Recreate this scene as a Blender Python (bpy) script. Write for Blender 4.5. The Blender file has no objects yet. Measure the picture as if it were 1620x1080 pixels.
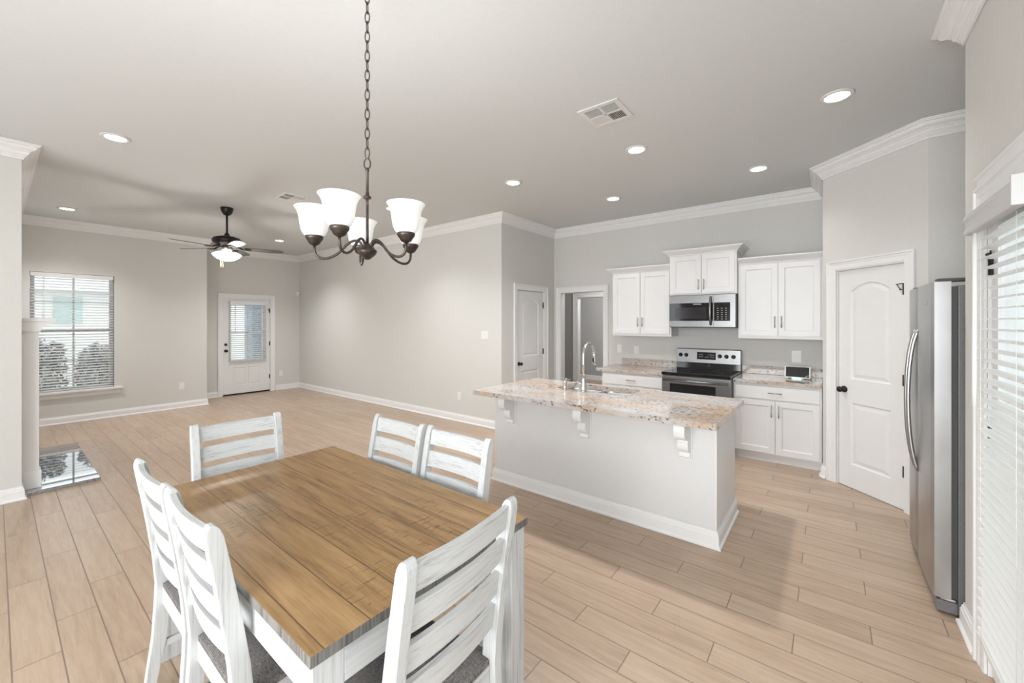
import bpy, bmesh, math, random
from mathutils import Vector, Matrix
from mathutils.geometry import tessellate_polygon
random.seed(7)
C = bpy.context.scene.collection
SC = bpy.context.scene
PI = math.pi
R = math.radians

# ------------------------------------------------------------------ camera, world, light, exposure
cam_d = bpy.data.cameras.new('camera')
cam = bpy.data.objects.new('camera', cam_d); C.objects.link(cam)
cam.location = (0, 0, 1.55)
cam.rotation_euler = (R(90), 0, R(38.008))
cam_d.sensor_width = 36.0
cam_d.lens = 640.7 / 1620 * 36
cam_d.shift_x = 0.0
cam_d.shift_y = (509.2 - 540) / 1620
cam_d.clip_start = 0.02
SC.camera = cam
SC.view_settings.view_transform = 'Standard'
SC.view_settings.look = 'None'
SC.view_settings.gamma = 1
SC.view_settings.use_curve_mapping = False
SC.view_settings.exposure = 0.5

W = bpy.data.worlds.new('world'); SC.world = W; W.use_nodes = True
bg = W.node_tree.nodes['Background']
bg.inputs[0].default_value = (0.93, 0.97, 1.0, 1); bg.inputs[1].default_value = 1.55

def area(name, loc, rot, sx, sy, power, col=(1, 1, 1)):
    l = bpy.data.lights.new(name, 'AREA'); l.shape = 'RECTANGLE'; l.size = sx; l.size_y = sy
    l.energy = power; l.color = col
    o = bpy.data.objects.new(name, l); C.objects.link(o); o.location = loc; o.rotation_euler = rot
    return o
# area lamps added as daylight fill, at assumed unseen rear windows and a side opening
area('fill_rear_wide', (-0.9, -2.36, 1.45), (R(90), 0, 0), 2.6, 2.1, 126, (0.955, 0.98, 1))
area('fill_rear_far', (-4.4, -2.36, 1.45), (R(90), 0, 0), 1.5, 2.0, 12, (0.955, 0.98, 1))
area('fill_side', (0.60, -0.9, 1.4), (R(90), 0, R(90)), 1.5, 1.9, 15, (0.955, 0.98, 1))
portal = area('sky_portal_living', (-9.45, 0.77, 1.4), (R(90), 0, R(-90)), 0.9, 1.8, 1)
portal.data.cycles.is_portal = True
portal = area('sky_portal_door', (0.72, 1.98, 1.05), (R(90), 0, R(90)), 1.3, 2.0, 1)
portal.data.cycles.is_portal = True

# ------------------------------------------------------------------ materials
def nt(name):
    m = bpy.data.materials.new(name); m.use_nodes = True
    t = m.node_tree; b = t.nodes['Principled BSDF']
    return m, t, b
def N(t, kind, **kw):
    n = t.nodes.new(kind)
    for k, v in kw.items():
        if k.startswith('i_'):
            key = k[2:]; key = int(key) if key.isdigit() else key.replace('_', ' ')
            n.inputs[key].default_value = v
        else: setattr(n, k, v)
    return n
def L(t, a, b): t.links.new(a, b)
def ramp(t, stops, fac=None):
    n = t.nodes.new('ShaderNodeValToRGB'); e = n.color_ramp.elements
    while len(e) < len(stops): e.new(0.5)
    for i, (p, c) in enumerate(stops):
        e[i].position = p; e[i].color = (*c, 1) if len(c) == 3 else c
    if fac is not None: L(t, fac, n.inputs[0])
    return n
def coords(t, scale=(1, 1, 1), kind='Object'):
    tc = t.nodes.new('ShaderNodeTexCoord'); mp = t.nodes.new('ShaderNodeMapping')
    mp.inputs['Scale'].default_value = scale
    L(t, tc.outputs[kind], mp.inputs[0]); return mp.outputs[0]
def bump(t, b, height, strength=0.2, dist=0.01):
    n = N(t, 'ShaderNodeBump'); n.inputs['Strength'].default_value = strength; n.inputs['Distance'].default_value = dist
    L(t, height, n.inputs['Height']); L(t, n.outputs[0], b.inputs['Normal'])
def plain(name, col, rough=0.5, metal=0.0, spec=0.5, noise=0.03, nscale=8, bmp=0.0, coat=0):
    m, t, b = nt(name)
    co = coords(t)
    nz = N(t, 'ShaderNodeTexNoise', i_Scale=nscale, i_Detail=4.0); L(t, co, nz.inputs['Vector'])
    d = tuple(c * (1 - noise) for c in col); u = tuple(min(1, c * (1 + noise)) for c in col)
    r = ramp(t, [(0.3, d), (0.7, u)], nz.outputs[0]); L(t, r.outputs[0], b.inputs['Base Color'])
    b.inputs['Roughness'].default_value = rough; b.inputs['Metallic'].default_value = metal
    b.inputs['Specular IOR Level'].default_value = spec
    if coat: b.inputs['Coat Weight'].default_value = coat; b.inputs['Coat Roughness'].default_value = 0.08
    if bmp: bump(t, b, nz.outputs[0], bmp, 0.004)
    return m
def emis(name, col, strength, base=(0.9, 0.9, 0.9)):
    m, t, b = nt(name)
    b.inputs['Base Color'].default_value = (*base, 1)
    b.inputs['Emission Color'].default_value = (*col, 1); b.inputs['Emission Strength'].default_value = strength
    b.inputs['Roughness'].default_value = 0.4
    return m

M = {}
M['wall'] = plain('wall_paint', (0.652, 0.645, 0.622), 0.75, spec=0.25, noise=0.012, nscale=30, bmp=0.05)
M['ceiling'] = plain('ceiling_paint', (0.665, 0.683, 0.685), 0.85, spec=0.2, noise=0.012, nscale=30, bmp=0.05)
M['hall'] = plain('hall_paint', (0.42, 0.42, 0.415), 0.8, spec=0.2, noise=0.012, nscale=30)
M['island'] = plain('island_paint', (0.70, 0.70, 0.70), 0.6, spec=0.3, noise=0.01, nscale=30, bmp=0.03)
M['trim'] = plain('trim_white', (0.80, 0.80, 0.80), 0.4, spec=0.4, noise=0.01)
M['door'] = plain('door_white', (0.77, 0.77, 0.77), 0.4, spec=0.4, noise=0.01)
M['cab'] = plain('cabinet_white', (0.77, 0.77, 0.775), 0.35, spec=0.45, noise=0.01)
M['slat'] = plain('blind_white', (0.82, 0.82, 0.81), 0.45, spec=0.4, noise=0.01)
M['slat_shaded'] = plain('blind_white_shaded', (0.62, 0.62, 0.615), 0.5, spec=0.3, noise=0.01)  # same white blind, darkened so the shade on backlit slats is in the colour
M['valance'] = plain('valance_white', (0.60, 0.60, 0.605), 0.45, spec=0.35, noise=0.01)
M['plate'] = plain('plate_white', (0.80, 0.79, 0.77), 0.35, spec=0.5, noise=0.01)
M['steel'] = plain('stainless_steel', (0.45, 0.45, 0.45), 0.33, 1.0, noise=0.06, nscale=5)
M['appliance'] = plain('appliance_steel', (0.235, 0.235, 0.235), 0.3, 1.0, noise=0.06, nscale=5)
M['nickel'] = plain('brushed_nickel', (0.50, 0.49, 0.47), 0.3, 1.0, noise=0.04)
M['chrome'] = plain('faucet_steel', (0.62, 0.61, 0.60), 0.18, 1.0, noise=0.03)
M['sink'] = plain('sink_steel', (0.45, 0.47, 0.50), 0.25, 1.0, noise=0.06)
M['fridge_side'] = plain('fridge_grey', (0.16, 0.16, 0.162), 0.45, 0.0, noise=0.08, nscale=60)
M['black'] = plain('black_metal', (0.012, 0.012, 0.012), 0.45, 0.3, noise=0.1)
M['blackglass'] = plain('black_glass', (0.008, 0.008, 0.009), 0.06, 0, noise=0.05)
M['darkglass'] = plain('dark_window', (0.016, 0.016, 0.018), 0.12, 0, noise=0.05)
M['button'] = plain('button_grey', (0.35, 0.36, 0.38), 0.5, noise=0.05)
M['gasket'] = plain('gasket_dark', (0.06, 0.06, 0.06), 0.6, noise=0.05)
M['bronze'] = plain('aged_bronze', (0.075, 0.062, 0.054), 0.36, 0.75, noise=0.25, nscale=25)
M['fan_dark'] = plain('fan_dark_bronze', (0.016, 0.013, 0.011), 0.35, 0.4, noise=0.1)
M['slot'] = plain('vent_dark', (0.06, 0.058, 0.055), 0.8, noise=0.05)
M['louver'] = plain('vent_grey', (0.30, 0.295, 0.28), 0.7, noise=0.02)
M['vent'] = plain('vent_white', (0.72, 0.71, 0.69), 0.5, noise=0.01)
M['lens'] = emis('lamp_lens', (1.0, 0.97, 0.93), 9)
M['shade'] = emis('frosted_shade', (1.0, 0.97, 0.93), 0.16)
M['bowl'] = emis('fan_bowl_glass', (1.0, 0.97, 0.93), 2.2)
M['cyan'] = emis('cyan_status_light', (0.15, 0.9, 0.85), 1.6)
M['brass'] = plain('pull_brass', (0.6, 0.42, 0.16), 0.35, 0.9, noise=0.05)
M['rubber'] = plain('white_cable', (0.8, 0.8, 0.78), 0.5, noise=0.02)

def glass(name, tint=(1, 1, 1), refl=0.05):
    m = bpy.data.materials.new(name); m.use_nodes = True; t = m.node_tree
    for n in list(t.nodes):
        if n.type != 'OUTPUT_MATERIAL': t.nodes.remove(n)
    o = [n for n in t.nodes if n.type == 'OUTPUT_MATERIAL'][0]
    tr = N(t, 'ShaderNodeBsdfTransparent'); tr.inputs[0].default_value = (*tint, 1)
    g = N(t, 'ShaderNodeBsdfGlossy'); g.inputs['Roughness'].default_value = 0.0
    mx = N(t, 'ShaderNodeMixShader'); mx.inputs[0].default_value = refl
    L(t, tr.outputs[0], mx.inputs[1]); L(t, g.outputs[0], mx.inputs[2]); L(t, mx.outputs[0], o.inputs[0])
    return m
M['glass'] = glass('window_glass', (0.96, 0.98, 0.98))

# plank tile floor: 150 x 904 mm planks running along X, third-bond
def floor_mat():
    m, t, b = nt('plank_tile')
    tc = N(t, 'ShaderNodeTexCoord'); sx = N(t, 'ShaderNodeSeparateXYZ'); L(t, tc.outputs['Object'], sx.inputs[0])
    def ma(op, a, b_=None, c_=None):
        n = N(t, 'ShaderNodeMath', operation=op)
        for i, v in enumerate((a, b_, c_)):
            if v is None: continue
            if isinstance(v, (int, float)): n.inputs[i].default_value = v
            else: L(t, v, n.inputs[i])
        return n.outputs[0]
    w, ln = 0.150, 0.9045
    v = ma('DIVIDE', ma('SUBTRACT', sx.outputs['Y'], 0.1992), w)
    i = ma('FLOOR', v); fv = ma('SUBTRACT', v, i)
    u0 = ma('ADD', ma('SUBTRACT', sx.outputs['X'], -4.9591), ma('MULTIPLY', i, ln / 3))
    u = ma('DIVIDE', u0, ln); j = ma('FLOOR', u); fu = ma('SUBTRACT', u, j)
    dv = ma('MULTIPLY', ma('MINIMUM', fv, ma('SUBTRACT', 1.0, fv)), w)
    du = ma('MULTIPLY', ma('MINIMUM', fu, ma('SUBTRACT', 1.0, fu)), ln)
    d = ma('MINIMUM', dv, du)
    grout = N(t, 'ShaderNodeMapRange'); grout.inputs['From Min'].default_value = 0.0018; grout.inputs['From Max'].default_value = 0.0034
    L(t, d, grout.inputs[0])
    cx = N(t, 'ShaderNodeCombineXYZ'); L(t, i, cx.inputs[0]); L(t, j, cx.inputs[1])
    wn = N(t, 'ShaderNodeTexWhiteNoise'); L(t, cx.outputs[0], wn.inputs[0])
    # grain: stretched along X, shifted per plank
    off = N(t, 'ShaderNodeVectorMath', operation='ADD'); L(t, tc.outputs['Object'], off.inputs[0])
    sc_ = N(t, 'ShaderNodeVectorMath', operation='SCALE'); L(t, wn.outputs['Color'], sc_.inputs[0]); sc_.inputs['Scale'].default_value = 7.0
    L(t, sc_.outputs[0], off.inputs[1])
    mp = N(t, 'ShaderNodeMapping'); mp.inputs['Scale'].default_value = (1.3, 14, 1); L(t, off.outputs[0], mp.inputs[0])
    g1 = N(t, 'ShaderNodeTexNoise', i_Scale=2.2, i_Detail=7.0, i_Roughness=0.62, i_Distortion=0.4); L(t, mp.outputs[0], g1.inputs['Vector'])
    mp2 = N(t, 'ShaderNodeMapping'); mp2.inputs['Scale'].default_value = (6, 90, 1); L(t, off.outputs[0], mp2.inputs[0])
    g2 = N(t, 'ShaderNodeTexNoise', i_Scale=2.0, i_Detail=4.0); L(t, mp2.outputs[0], g2.inputs['Vector'])
    gm = ma('ADD', ma('MULTIPLY', g1.outputs[0], 0.75), ma('MULTIPLY', g2.outputs[0], 0.25))
    gm = ma('ADD', gm, ma('MULTIPLY', ma('SUBTRACT', wn.outputs['Value'], 0.5), 0.16))
    r = ramp(t, [(0.25, (0.340, 0.240, 0.168)), (0.47, (0.435, 0.320, 0.232)), (0.74, (0.530, 0.408, 0.308))], gm)
    mix = N(t, 'ShaderNodeMix', data_type='RGBA'); L(t, grout.outputs[0], mix.inputs[0])
    mix.inputs[6].default_value = (0.215, 0.158, 0.116, 1); L(t, r.outputs[0], mix.inputs[7])
    L(t, mix.outputs[2], b.inputs['Base Color'])
    rr = N(t, 'ShaderNodeMapRange'); L(t, gm, rr.inputs[0]); rr.inputs['To Min'].default_value = 0.36; rr.inputs['To Max'].default_value = 0.26
    L(t, rr.outputs[0], b.inputs['Roughness']); b.inputs['Specular IOR Level'].default_value = 0.4
    bump(t, b, ma('ADD', ma('MULTIPLY', grout.outputs[0], 1.0), ma('MULTIPLY', g2.outputs[0], 0.12)), 0.35, 0.0015)
    return m
M['floor'] = floor_mat()

def wash(name, axis, base=(0.56, 0.575, 0.575), dark=(0.38, 0.385, 0.385), lo=0.37):
    m, t, b = nt(name)
    s = [150, 150, 150]; s['XYZ'.index(axis)] = 4.0
    co = coords(t, tuple(s))
    a = N(t, 'ShaderNodeTexNoise', i_Scale=1.0, i_Detail=5.0, i_Roughness=0.65); L(t, co, a.inputs['Vector'])
    s2 = [22, 22, 22]; s2['XYZ'.index(axis)] = 1.5
    co2 = coords(t, tuple(s2))
    c = N(t, 'ShaderNodeTexNoise', i_Scale=1.0, i_Detail=3.0); L(t, co2, c.inputs['Vector'])
    mm = N(t, 'ShaderNodeMath', operation='ADD'); L(t, a.outputs[0], mm.inputs[0])
    m2 = N(t, 'ShaderNodeMath', operation='MULTIPLY_ADD'); L(t, c.outputs[0], m2.inputs[0]); m2.inputs[1].default_value = 0.5; m2.inputs[2].default_value = -0.25
    L(t, m2.outputs[0], mm.inputs[1])
    md = tuple((x * 0.75 + y * 0.25) for x, y in zip(base, dark))
    r = ramp(t, [(lo - 0.05, dark), (lo + 0.07, md), (lo + 0.2, base)], mm.outputs[0]); L(t, r.outputs[0], b.inputs['Base Color'])
    b.inputs['Roughness'].default_value = 0.5; b.inputs['Specular IOR Level'].default_value = 0.35
    bump(t, b, mm.outputs[0], 0.15, 0.002)
    return m
M['wash_z'] = wash('whitewash_upright', 'Z')
M['wash_x'] = wash('whitewash_crosswise', 'X')
M['wash_y'] = wash('whitewash_lengthwise', 'Y')

def table_wood():
    m, t, b = nt('table_planks')
    tc = N(t, 'ShaderNodeTexCoord'); sx = N(t, 'ShaderNodeSeparateXYZ'); L(t, tc.outputs['Object'], sx.inputs[0])
    def ma(op, a, b_=None):
        n = N(t, 'ShaderNodeMath', operation=op)
        for i, v in enumerate((a, b_)):
            if v is None: continue
            if isinstance(v, (int, float)): n.inputs[i].default_value = v
            else: L(t, v, n.inputs[i])
        return n.outputs[0]
    v = ma('DIVIDE', ma('ADD', sx.outputs['Y'], 5.0), 0.1243); i = ma('FLOOR', v); fv = ma('SUBTRACT', v, i)
    d = ma('MINIMUM', fv, ma('SUBTRACT', 1.0, fv))
    seam = N(t, 'ShaderNodeMapRange'); seam.inputs['From Min'].default_value = 0.004; seam.inputs['From Max'].default_value = 0.02; L(t, d, seam.inputs[0])
    wn = N(t, 'ShaderNodeTexWhiteNoise', noise_dimensions='1D'); L(t, i, wn.inputs['W'])
    sc_ = N(t, 'ShaderNodeVectorMath', operation='SCALE'); L(t, wn.outputs['Color'], sc_.inputs[0]); sc_.inputs['Scale'].default_value = 5.0
    off = N(t, 'ShaderNodeVectorMath', operation='ADD'); L(t, tc.outputs['Object'], off.inputs[0]); L(t, sc_.outputs[0], off.inputs[1])
    def nz(scale, det, rough=0.55, dist=0.0):
        mp = N(t, 'ShaderNodeMapping'); mp.inputs['Scale'].default_value = scale; L(t, off.outputs[0], mp.inputs[0])
        n = N(t, 'ShaderNodeTexNoise', i_Scale=1.0, i_Detail=det, i_Roughness=rough, i_Distortion=dist); L(t, mp.outputs[0], n.inputs['Vector']); return n.outputs[0]
    g1 = nz((2.2, 26, 10), 6.0, 0.6, 0.6); g2 = nz((9, 180, 10), 3.0)
    gm = ma('ADD', ma('ADD', ma('MULTIPLY', g1, 0.7), ma('MULTIPLY', g2, 0.3)), ma('MULTIPLY', ma('SUBTRACT', wn.outputs['Value'], 0.5), 0.10))
    r = ramp(t, [(0.30, (0.150, 0.084, 0.036)), (0.46, (0.300, 0.180, 0.080)), (0.64, (0.410, 0.258, 0.122))], gm)
    # cross saw marks and worm flecks
    fl = nz((110, 16, 10), 2.0); msk = nz((3, 5, 3), 2.0)
    fm = N(t, 'ShaderNodeMapRange'); fm.inputs['From Min'].default_value = 0.60; fm.inputs['From Max'].default_value = 0.67
    L(t, fl, fm.inputs[0])
    mk = N(t, 'ShaderNodeMapRange'); mk.inputs['From Min'].default_value = 0.5; mk.inputs['From Max'].default_value = 0.62; L(t, msk, mk.inputs[0])
    ff = ma('MULTIPLY', ma('MULTIPLY', fm.outputs[0], mk.outputs[0]), 0.6)
    mx = N(t, 'ShaderNodeMix', data_type='RGBA'); L(t, ff, mx.inputs[0]); L(t, r.outputs[0], mx.inputs[6]); mx.inputs[7].default_value = (0.05, 0.03, 0.02, 1)
    m3 = N(t, 'ShaderNodeMix', data_type='RGBA'); L(t, seam.outputs[0], m3.inputs[0]); m3.inputs[6].default_value = (0.105, 0.06, 0.03, 1); L(t, mx.outputs[2], m3.inputs[7])
    L(t, m3.outputs[2], b.inputs['Base Color']); b.inputs['Roughness'].default_value = 0.38; b.inputs['Specular IOR Level'].default_value = 0.28
    bump(t, b, ma('ADD', seam.outputs[0], ma('MULTIPLY', g2, 0.25)), 0.25, 0.0015)
    return m
M['table'] = table_wood()
M['table_edge'] = wash('table_edge_grey', 'Z', (0.20, 0.195, 0.185), (0.085, 0.08, 0.075), 0.42)

def granite(name, polish=0.08, dark=False):
    m, t, b = nt(name)
    co = coords(t)
    st = coords(t, (0.7, 1.5, 1.2))
    a = N(t, 'ShaderNodeTexNoise', i_Scale=2.3, i_Detail=5.0, i_Roughness=0.6, i_Distortion=0.8); L(t, st, a.inputs['Vector'])
    f = N(t, 'ShaderNodeTexNoise', i_Scale=34.0, i_Detail=6.0, i_Roughness=0.7, i_Distortion=0.5); L(t, st, f.inputs['Vector'])
    if dark:
        r1 = ramp(t, [(0.3, (0.16, 0.17, 0.175)), (0.7, (0.30, 0.31, 0.315))], f.outputs[0]); base = r1.outputs[0]
    else:
        r1 = ramp(t, [(0.40, (0.58, 0.57, 0.565)), (0.53, (0.57, 0.49, 0.425)), (0.66, (0.57, 0.42, 0.30))], a.outputs[0])
        r2 = ramp(t, [(0.30, (0.46, 0.40, 0.36)), (0.45, (0.85, 0.82, 0.80)), (0.7, (1.0, 0.98, 0.96))], f.outputs[0])
        mu = N(t, 'ShaderNodeMix', data_type='RGBA', blend_type='MULTIPLY'); mu.inputs[0].default_value = 0.9
        L(t, r1.outputs[0], mu.inputs[6]); L(t, r2.outputs[0], mu.inputs[7]); base = mu.outputs[2]
    v = N(t, 'ShaderNodeTexNoise', i_Scale=38.0, i_Detail=4.0, i_Roughness=0.55); L(t, coords(t, (0.9, 1.5, 1.2)), v.inputs['Vector'])
    k = N(t, 'ShaderNodeTexNoise', i_Scale=5.0, i_Detail=2.0); L(t, st, k.inputs['Vector'])
    ad = N(t, 'ShaderNodeMath', operation='MULTIPLY_ADD'); L(t, k.outputs[0], ad.inputs[0]); ad.inputs[1].default_value = 0.35; L(t, v.outputs[0], ad.inputs[2])
    mr = N(t, 'ShaderNodeMapRange'); mr.inputs['From Min'].default_value = 0.748; mr.inputs['From Max'].default_value = 0.83; L(t, ad.outputs[0], mr.inputs[0])
    mx = N(t, 'ShaderNodeMix', data_type='RGBA'); L(t, mr.outputs[0], mx.inputs[0]); L(t, base, mx.inputs[6])
    mx.inputs[7].default_value = (0.14, 0.115, 0.115, 1)
    L(t, mx.outputs[2], b.inputs['Base Color']); b.inputs['Roughness'].default_value = polish; b.inputs['Specular IOR Level'].default_value = 0.55
    return m
M['granite'] = granite('granite_counter')
M['hearth'] = granite('hearth_stone', 0.03, True)
M['hearth'].node_tree.nodes['Principled BSDF'].inputs['Specular IOR Level'].default_value = 1.0
M['hearth'].node_tree.nodes['Principled BSDF'].inputs['Coat Weight'].default_value = 1.0
M['hearth'].node_tree.nodes['Principled BSDF'].inputs['Coat IOR'].default_value = 1.9
M['hearth'].node_tree.nodes['Principled BSDF'].inputs['Coat Roughness'].default_value = 0.01

def fabric():
    m, t, b = nt('seat_fabric')
    co = coords(t)
    wv = N(t, 'ShaderNodeTexWave', i_Scale=95.0, i_Distortion=1.5, i_Detail=1.0); wv.bands_direction = 'X'; L(t, co, wv.inputs['Vector'])
    w2 = N(t, 'ShaderNodeTexWave', i_Scale=95.0, i_Distortion=1.5, i_Detail=1.0); w2.bands_direction = 'Y'; L(t, co, w2.inputs['Vector'])
    nz = N(t, 'ShaderNodeTexNoise', i_Scale=160.0, i_Detail=3.0); L(t, co, nz.inputs['Vector'])
    ml = N(t, 'ShaderNodeMath', operation='MULTIPLY'); L(t, wv.outputs[0], ml.inputs[0]); L(t, w2.outputs[0], ml.inputs[1])
    ad = N(t, 'ShaderNodeMath', operation='MULTIPLY_ADD'); L(t, ml.outputs[0], ad.inputs[0]); ad.inputs[1].default_value = 0.5; L(t, nz.outputs[0], ad.inputs[2])
    r = ramp(t, [(0.35, (0.075, 0.068, 0.064)), (0.85, (0.25, 0.235, 0.225))], ad.outputs[0]); L(t, r.outputs[0], b.inputs['Base Color'])
    b.inputs['Roughness'].default_value = 0.9; b.inputs['Specular IOR Level'].default_value = 0.2
    bump(t, b, ad.outputs[0], 0.4, 0.002); return m
M['fabric'] = fabric()
M['blade'] = wash('fan_blade_wood', 'X', (0.10, 0.085, 0.075), (0.045, 0.038, 0.034))
M['leaf'] = plain('shrub_leaf', (0.26, 0.29, 0.36), 0.7, noise=0.5, nscale=3)
M['leaf_dry'] = plain('shrub_leaf_dry', (0.70, 0.66, 0.58), 0.7, noise=0.4, nscale=3)
M['house'] = plain('house_siding', (0.78, 0.78, 0.76), 0.8, noise=0.02)
M['roof'] = plain('house_roof', (0.62, 0.63, 0.63), 0.8, noise=0.06)
M['teal'] = plain('teal_shutter', (0.42, 0.56, 0.55), 0.7, noise=0.06)
M['ground'] = plain('lawn_ground', (0.55, 0.56, 0.52), 0.9, noise=0.2, nscale=3)
M['bluepost'] = plain('porch_brick', (0.25, 0.30, 0.36), 0.8, noise=0.3, nscale=12)

# ------------------------------------------------------------------ mesh helpers
def bm_new(): return bmesh.new()
def box(bm, a, b, mi=0):
    (x0, y0, z0), (x1, y1, z1) = [min(p, q) for p, q in zip(a, b)], [max(p, q) for p, q in zip(a, b)]
    v = [bm.verts.new(p) for p in ((x0, y0, z0), (x1, y0, z0), (x1, y1, z0), (x0, y1, z0), (x0, y0, z1), (x1, y0, z1), (x1, y1, z1), (x0, y1, z1))]
    for f in ((3, 2, 1, 0), (4, 5, 6, 7), (0, 1, 5, 4), (1, 2, 6, 5), (2, 3, 7, 6), (3, 0, 4, 7)):
        bm.faces.new([v[i] for i in f]).material_index = mi
    return v
def prism(bm, pts, ex, mi=0, cap=True):
    """closed 3-D outline extruded by vector ex"""
    ex = Vector(ex); a = [bm.verts.new(p) for p in pts]; b = [bm.verts.new(Vector(p) + ex) for p in pts]
    n = len(pts)
    for i in range(n):
        bm.faces.new([a[i], a[(i + 1) % n], b[(i + 1) % n], b[i]]).material_index = mi
    if cap:
        try:
            bm.faces.new(a[::-1]).material_index = mi; bm.faces.new(b).material_index = mi
        except ValueError: pass
def lathe(bm, prof, seg=24, c=(0, 0, 0), axis='Z', mi=0):
    """prof: list of (radius, height)"""
    rings = []
    c = Vector(c)
    for r, h in prof:
        ring = []
        for k in range(seg):
            a = 2 * PI * k / seg; p = (r * math.cos(a), r * math.sin(a), h)
            if axis == 'Y': p = (p[0], p[2], p[1])
            elif axis == 'X': p = (p[2], p[0], p[1])
            ring.append(bm.verts.new(c + Vector(p)))
        rings.append(ring)
    for i in range(len(rings) - 1):
        for k in range(seg):
            f = bm.faces.new([rings[i][k], rings[i][(k + 1) % seg], rings[i + 1][(k + 1) % seg], rings[i + 1][k]]); f.smooth = True; f.material_index = mi
    for ring, rv in ((rings[0], True), (rings[-1], False)):
        f = bm.faces.new(ring[::-1] if rv else ring); f.material_index = mi
def lathe_open(bm, prof, seg=28, c=(0, 0, 0)):
    rings = []; c = Vector(c)
    for r, h in prof:
        rings.append([bm.verts.new(c + Vector((r * math.cos(2 * PI * k / seg), r * math.sin(2 * PI * k / seg), h))) for k in range(seg)])
    for i in range(len(rings) - 1):
        for k in range(seg):
            bm.faces.new([rings[i][k], rings[i][(k + 1) % seg], rings[i + 1][(k + 1) % seg], rings[i + 1][k]]).smooth = True
def tube(bm, path, r, seg=10, closed=False, mi=0, rad=None):
    path = [Vector(p) for p in path]; n = len(path); rings = []
    up = Vector((0, 0, 1)); prev = None
    for i, p in enumerate(path):
        if closed: d = path[(i + 1) % n] - path[i - 1]
        else: d = path[min(i + 1, n - 1)] - path[max(i - 1, 0)]
        d.normalize()
        if prev is None:
            u = d.cross(up)
            if u.length < 1e-3: u = d.cross(Vector((1, 0, 0)))
        else: u = prev - d * prev.dot(d)
        u.normalize(); prev = u.copy(); w = d.cross(u)
        rr = rad[i] if rad else r
        rings.append([bm.verts.new(p + (u * math.cos(2 * PI * k / seg) + w * math.sin(2 * PI * k / seg)) * rr) for k in range(seg)])
    m = n if closed else n - 1
    for i in range(m):
        A, B = rings[i], rings[(i + 1) % n]
        for k in range(seg):
            f = bm.faces.new([A[k], A[(k + 1) % seg], B[(k + 1) % seg], B[k]]); f.smooth = True; f.material_index = mi
    if not closed:
        bm.faces.new(rings[0][::-1]); bm.faces.new(rings[-1])
def bez(p0, p1, p2, p3, n=12):
    p0, p1, p2, p3 = map(Vector, (p0, p1, p2, p3)); o = []
    for i in range(n + 1):
        t = i / n; o.append(p0 * (1 - t) ** 3 + p1 * 3 * t * (1 - t) ** 2 + p2 * 3 * t * t * (1 - t) + p3 * t ** 3)
    return o
def obj(name, bm, mats, parent=None, loc=None, rotz=0, bevel=0.0, smooth=False, fix=True):
    if fix: bmesh.ops.recalc_face_normals(bm, faces=bm.faces[:])
    if bevel:
        es = [e for e in bm.edges if len(e.link_faces) == 2 and e.calc_face_angle(0) > 0.6]
        try: bmesh.ops.bevel(bm, geom=es, offset=bevel, segments=2, affect='EDGES', profile=0.7, clamp_overlap=True)
        except Exception: pass
    me = bpy.data.meshes.new(name); bm.to_mesh(me); bm.free()
    if not isinstance(mats, (list, tuple)): mats = [mats]
    for m in mats: me.materials.append(M[m])
    if smooth:
        for p in me.polygons: p.use_smooth = True
    o = bpy.data.objects.new(name, me); C.objects.link(o)
    if parent: o.parent = parent
    if loc: o.location = loc
    if rotz: o.rotation_euler = (0, 0, rotz)
    return o
def bx(name, a, b, mat, parent=None, bevel=0.0, **k):
    bm = bm_new(); box(bm, a, b); return obj(name, bm, mat, parent, bevel=bevel, **k)
def tag(o, label, cat, group=None, kind=None):
    o['label'] = label; o['category'] = cat
    if group: o['group'] = group
    if kind: o['kind'] = kind
    return o
def thing(name, label, cat, loc=(0, 0, 0), rotz=0, group=None, kind=None):
    o = bpy.data.objects.new(name, None); C.objects.link(o); o.empty_display_size = 0.1
    o.location = loc; o.rotation_euler = (0, 0, rotz)
    return tag(o, label, cat, group, kind)
def dup(root, loc, rotz, label, group=None):
    r = root.copy(); C.objects.link(r); r.location = loc; r.rotation_euler = (0, 0, rotz); r['label'] = label
    if group: r['group'] = group
    for ch in list(root.children):
        c = ch.copy(); C.objects.link(c); c.parent = r
        for g in list(ch.children):
            d = g.copy(); C.objects.link(d); d.parent = c
    return r
def struct(o, label, cat):
    return tag(o, label, cat, kind='structure')

# ------------------------------------------------------------------ the shell
CZ = 3.10          # ceiling
TH = 0.12
def wall(name, p0, p1, label, openings=(), mat='wall', z0=0.0, z1=CZ, e0=0.0, e1=0.0, th=TH):
    """interior face along p0->p1 with the room on the left; thickness to the right. openings: (s0, s1, zlo, zhi)"""
    p0 = Vector((*p0, 0)); p1 = Vector((*p1, 0)); d = p1 - p0; ln = d.length; d.normalize(); n = Vector((d.y, -d.x, 0))
    bm = bm_new()
    cuts = [(a - 0.006, b + 0.006, lo, hi + (0.006 if lo == 0 else 0)) for a, b, lo, hi in sorted(openings)]; s = -e0
    def pan(a, b, lo, hi):
        if b - a < 1e-4 or hi - lo < 1e-4: return
        q = [p0 + d * a, p0 + d * b, p0 + d * b + n * th, p0 + d * a + n * th]
        prism(bm, [(v.x, v.y, lo) for v in q], (0, 0, hi - lo))
    for (a, b, lo, hi) in cuts:
        pan(s, a, z0, z1); pan(a, b, z0, lo); pan(a, b, hi, z1); s = b
    pan(s, ln + e1, z0, z1)
    return struct(obj(name, bm, mat), label, 'wall')

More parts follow.
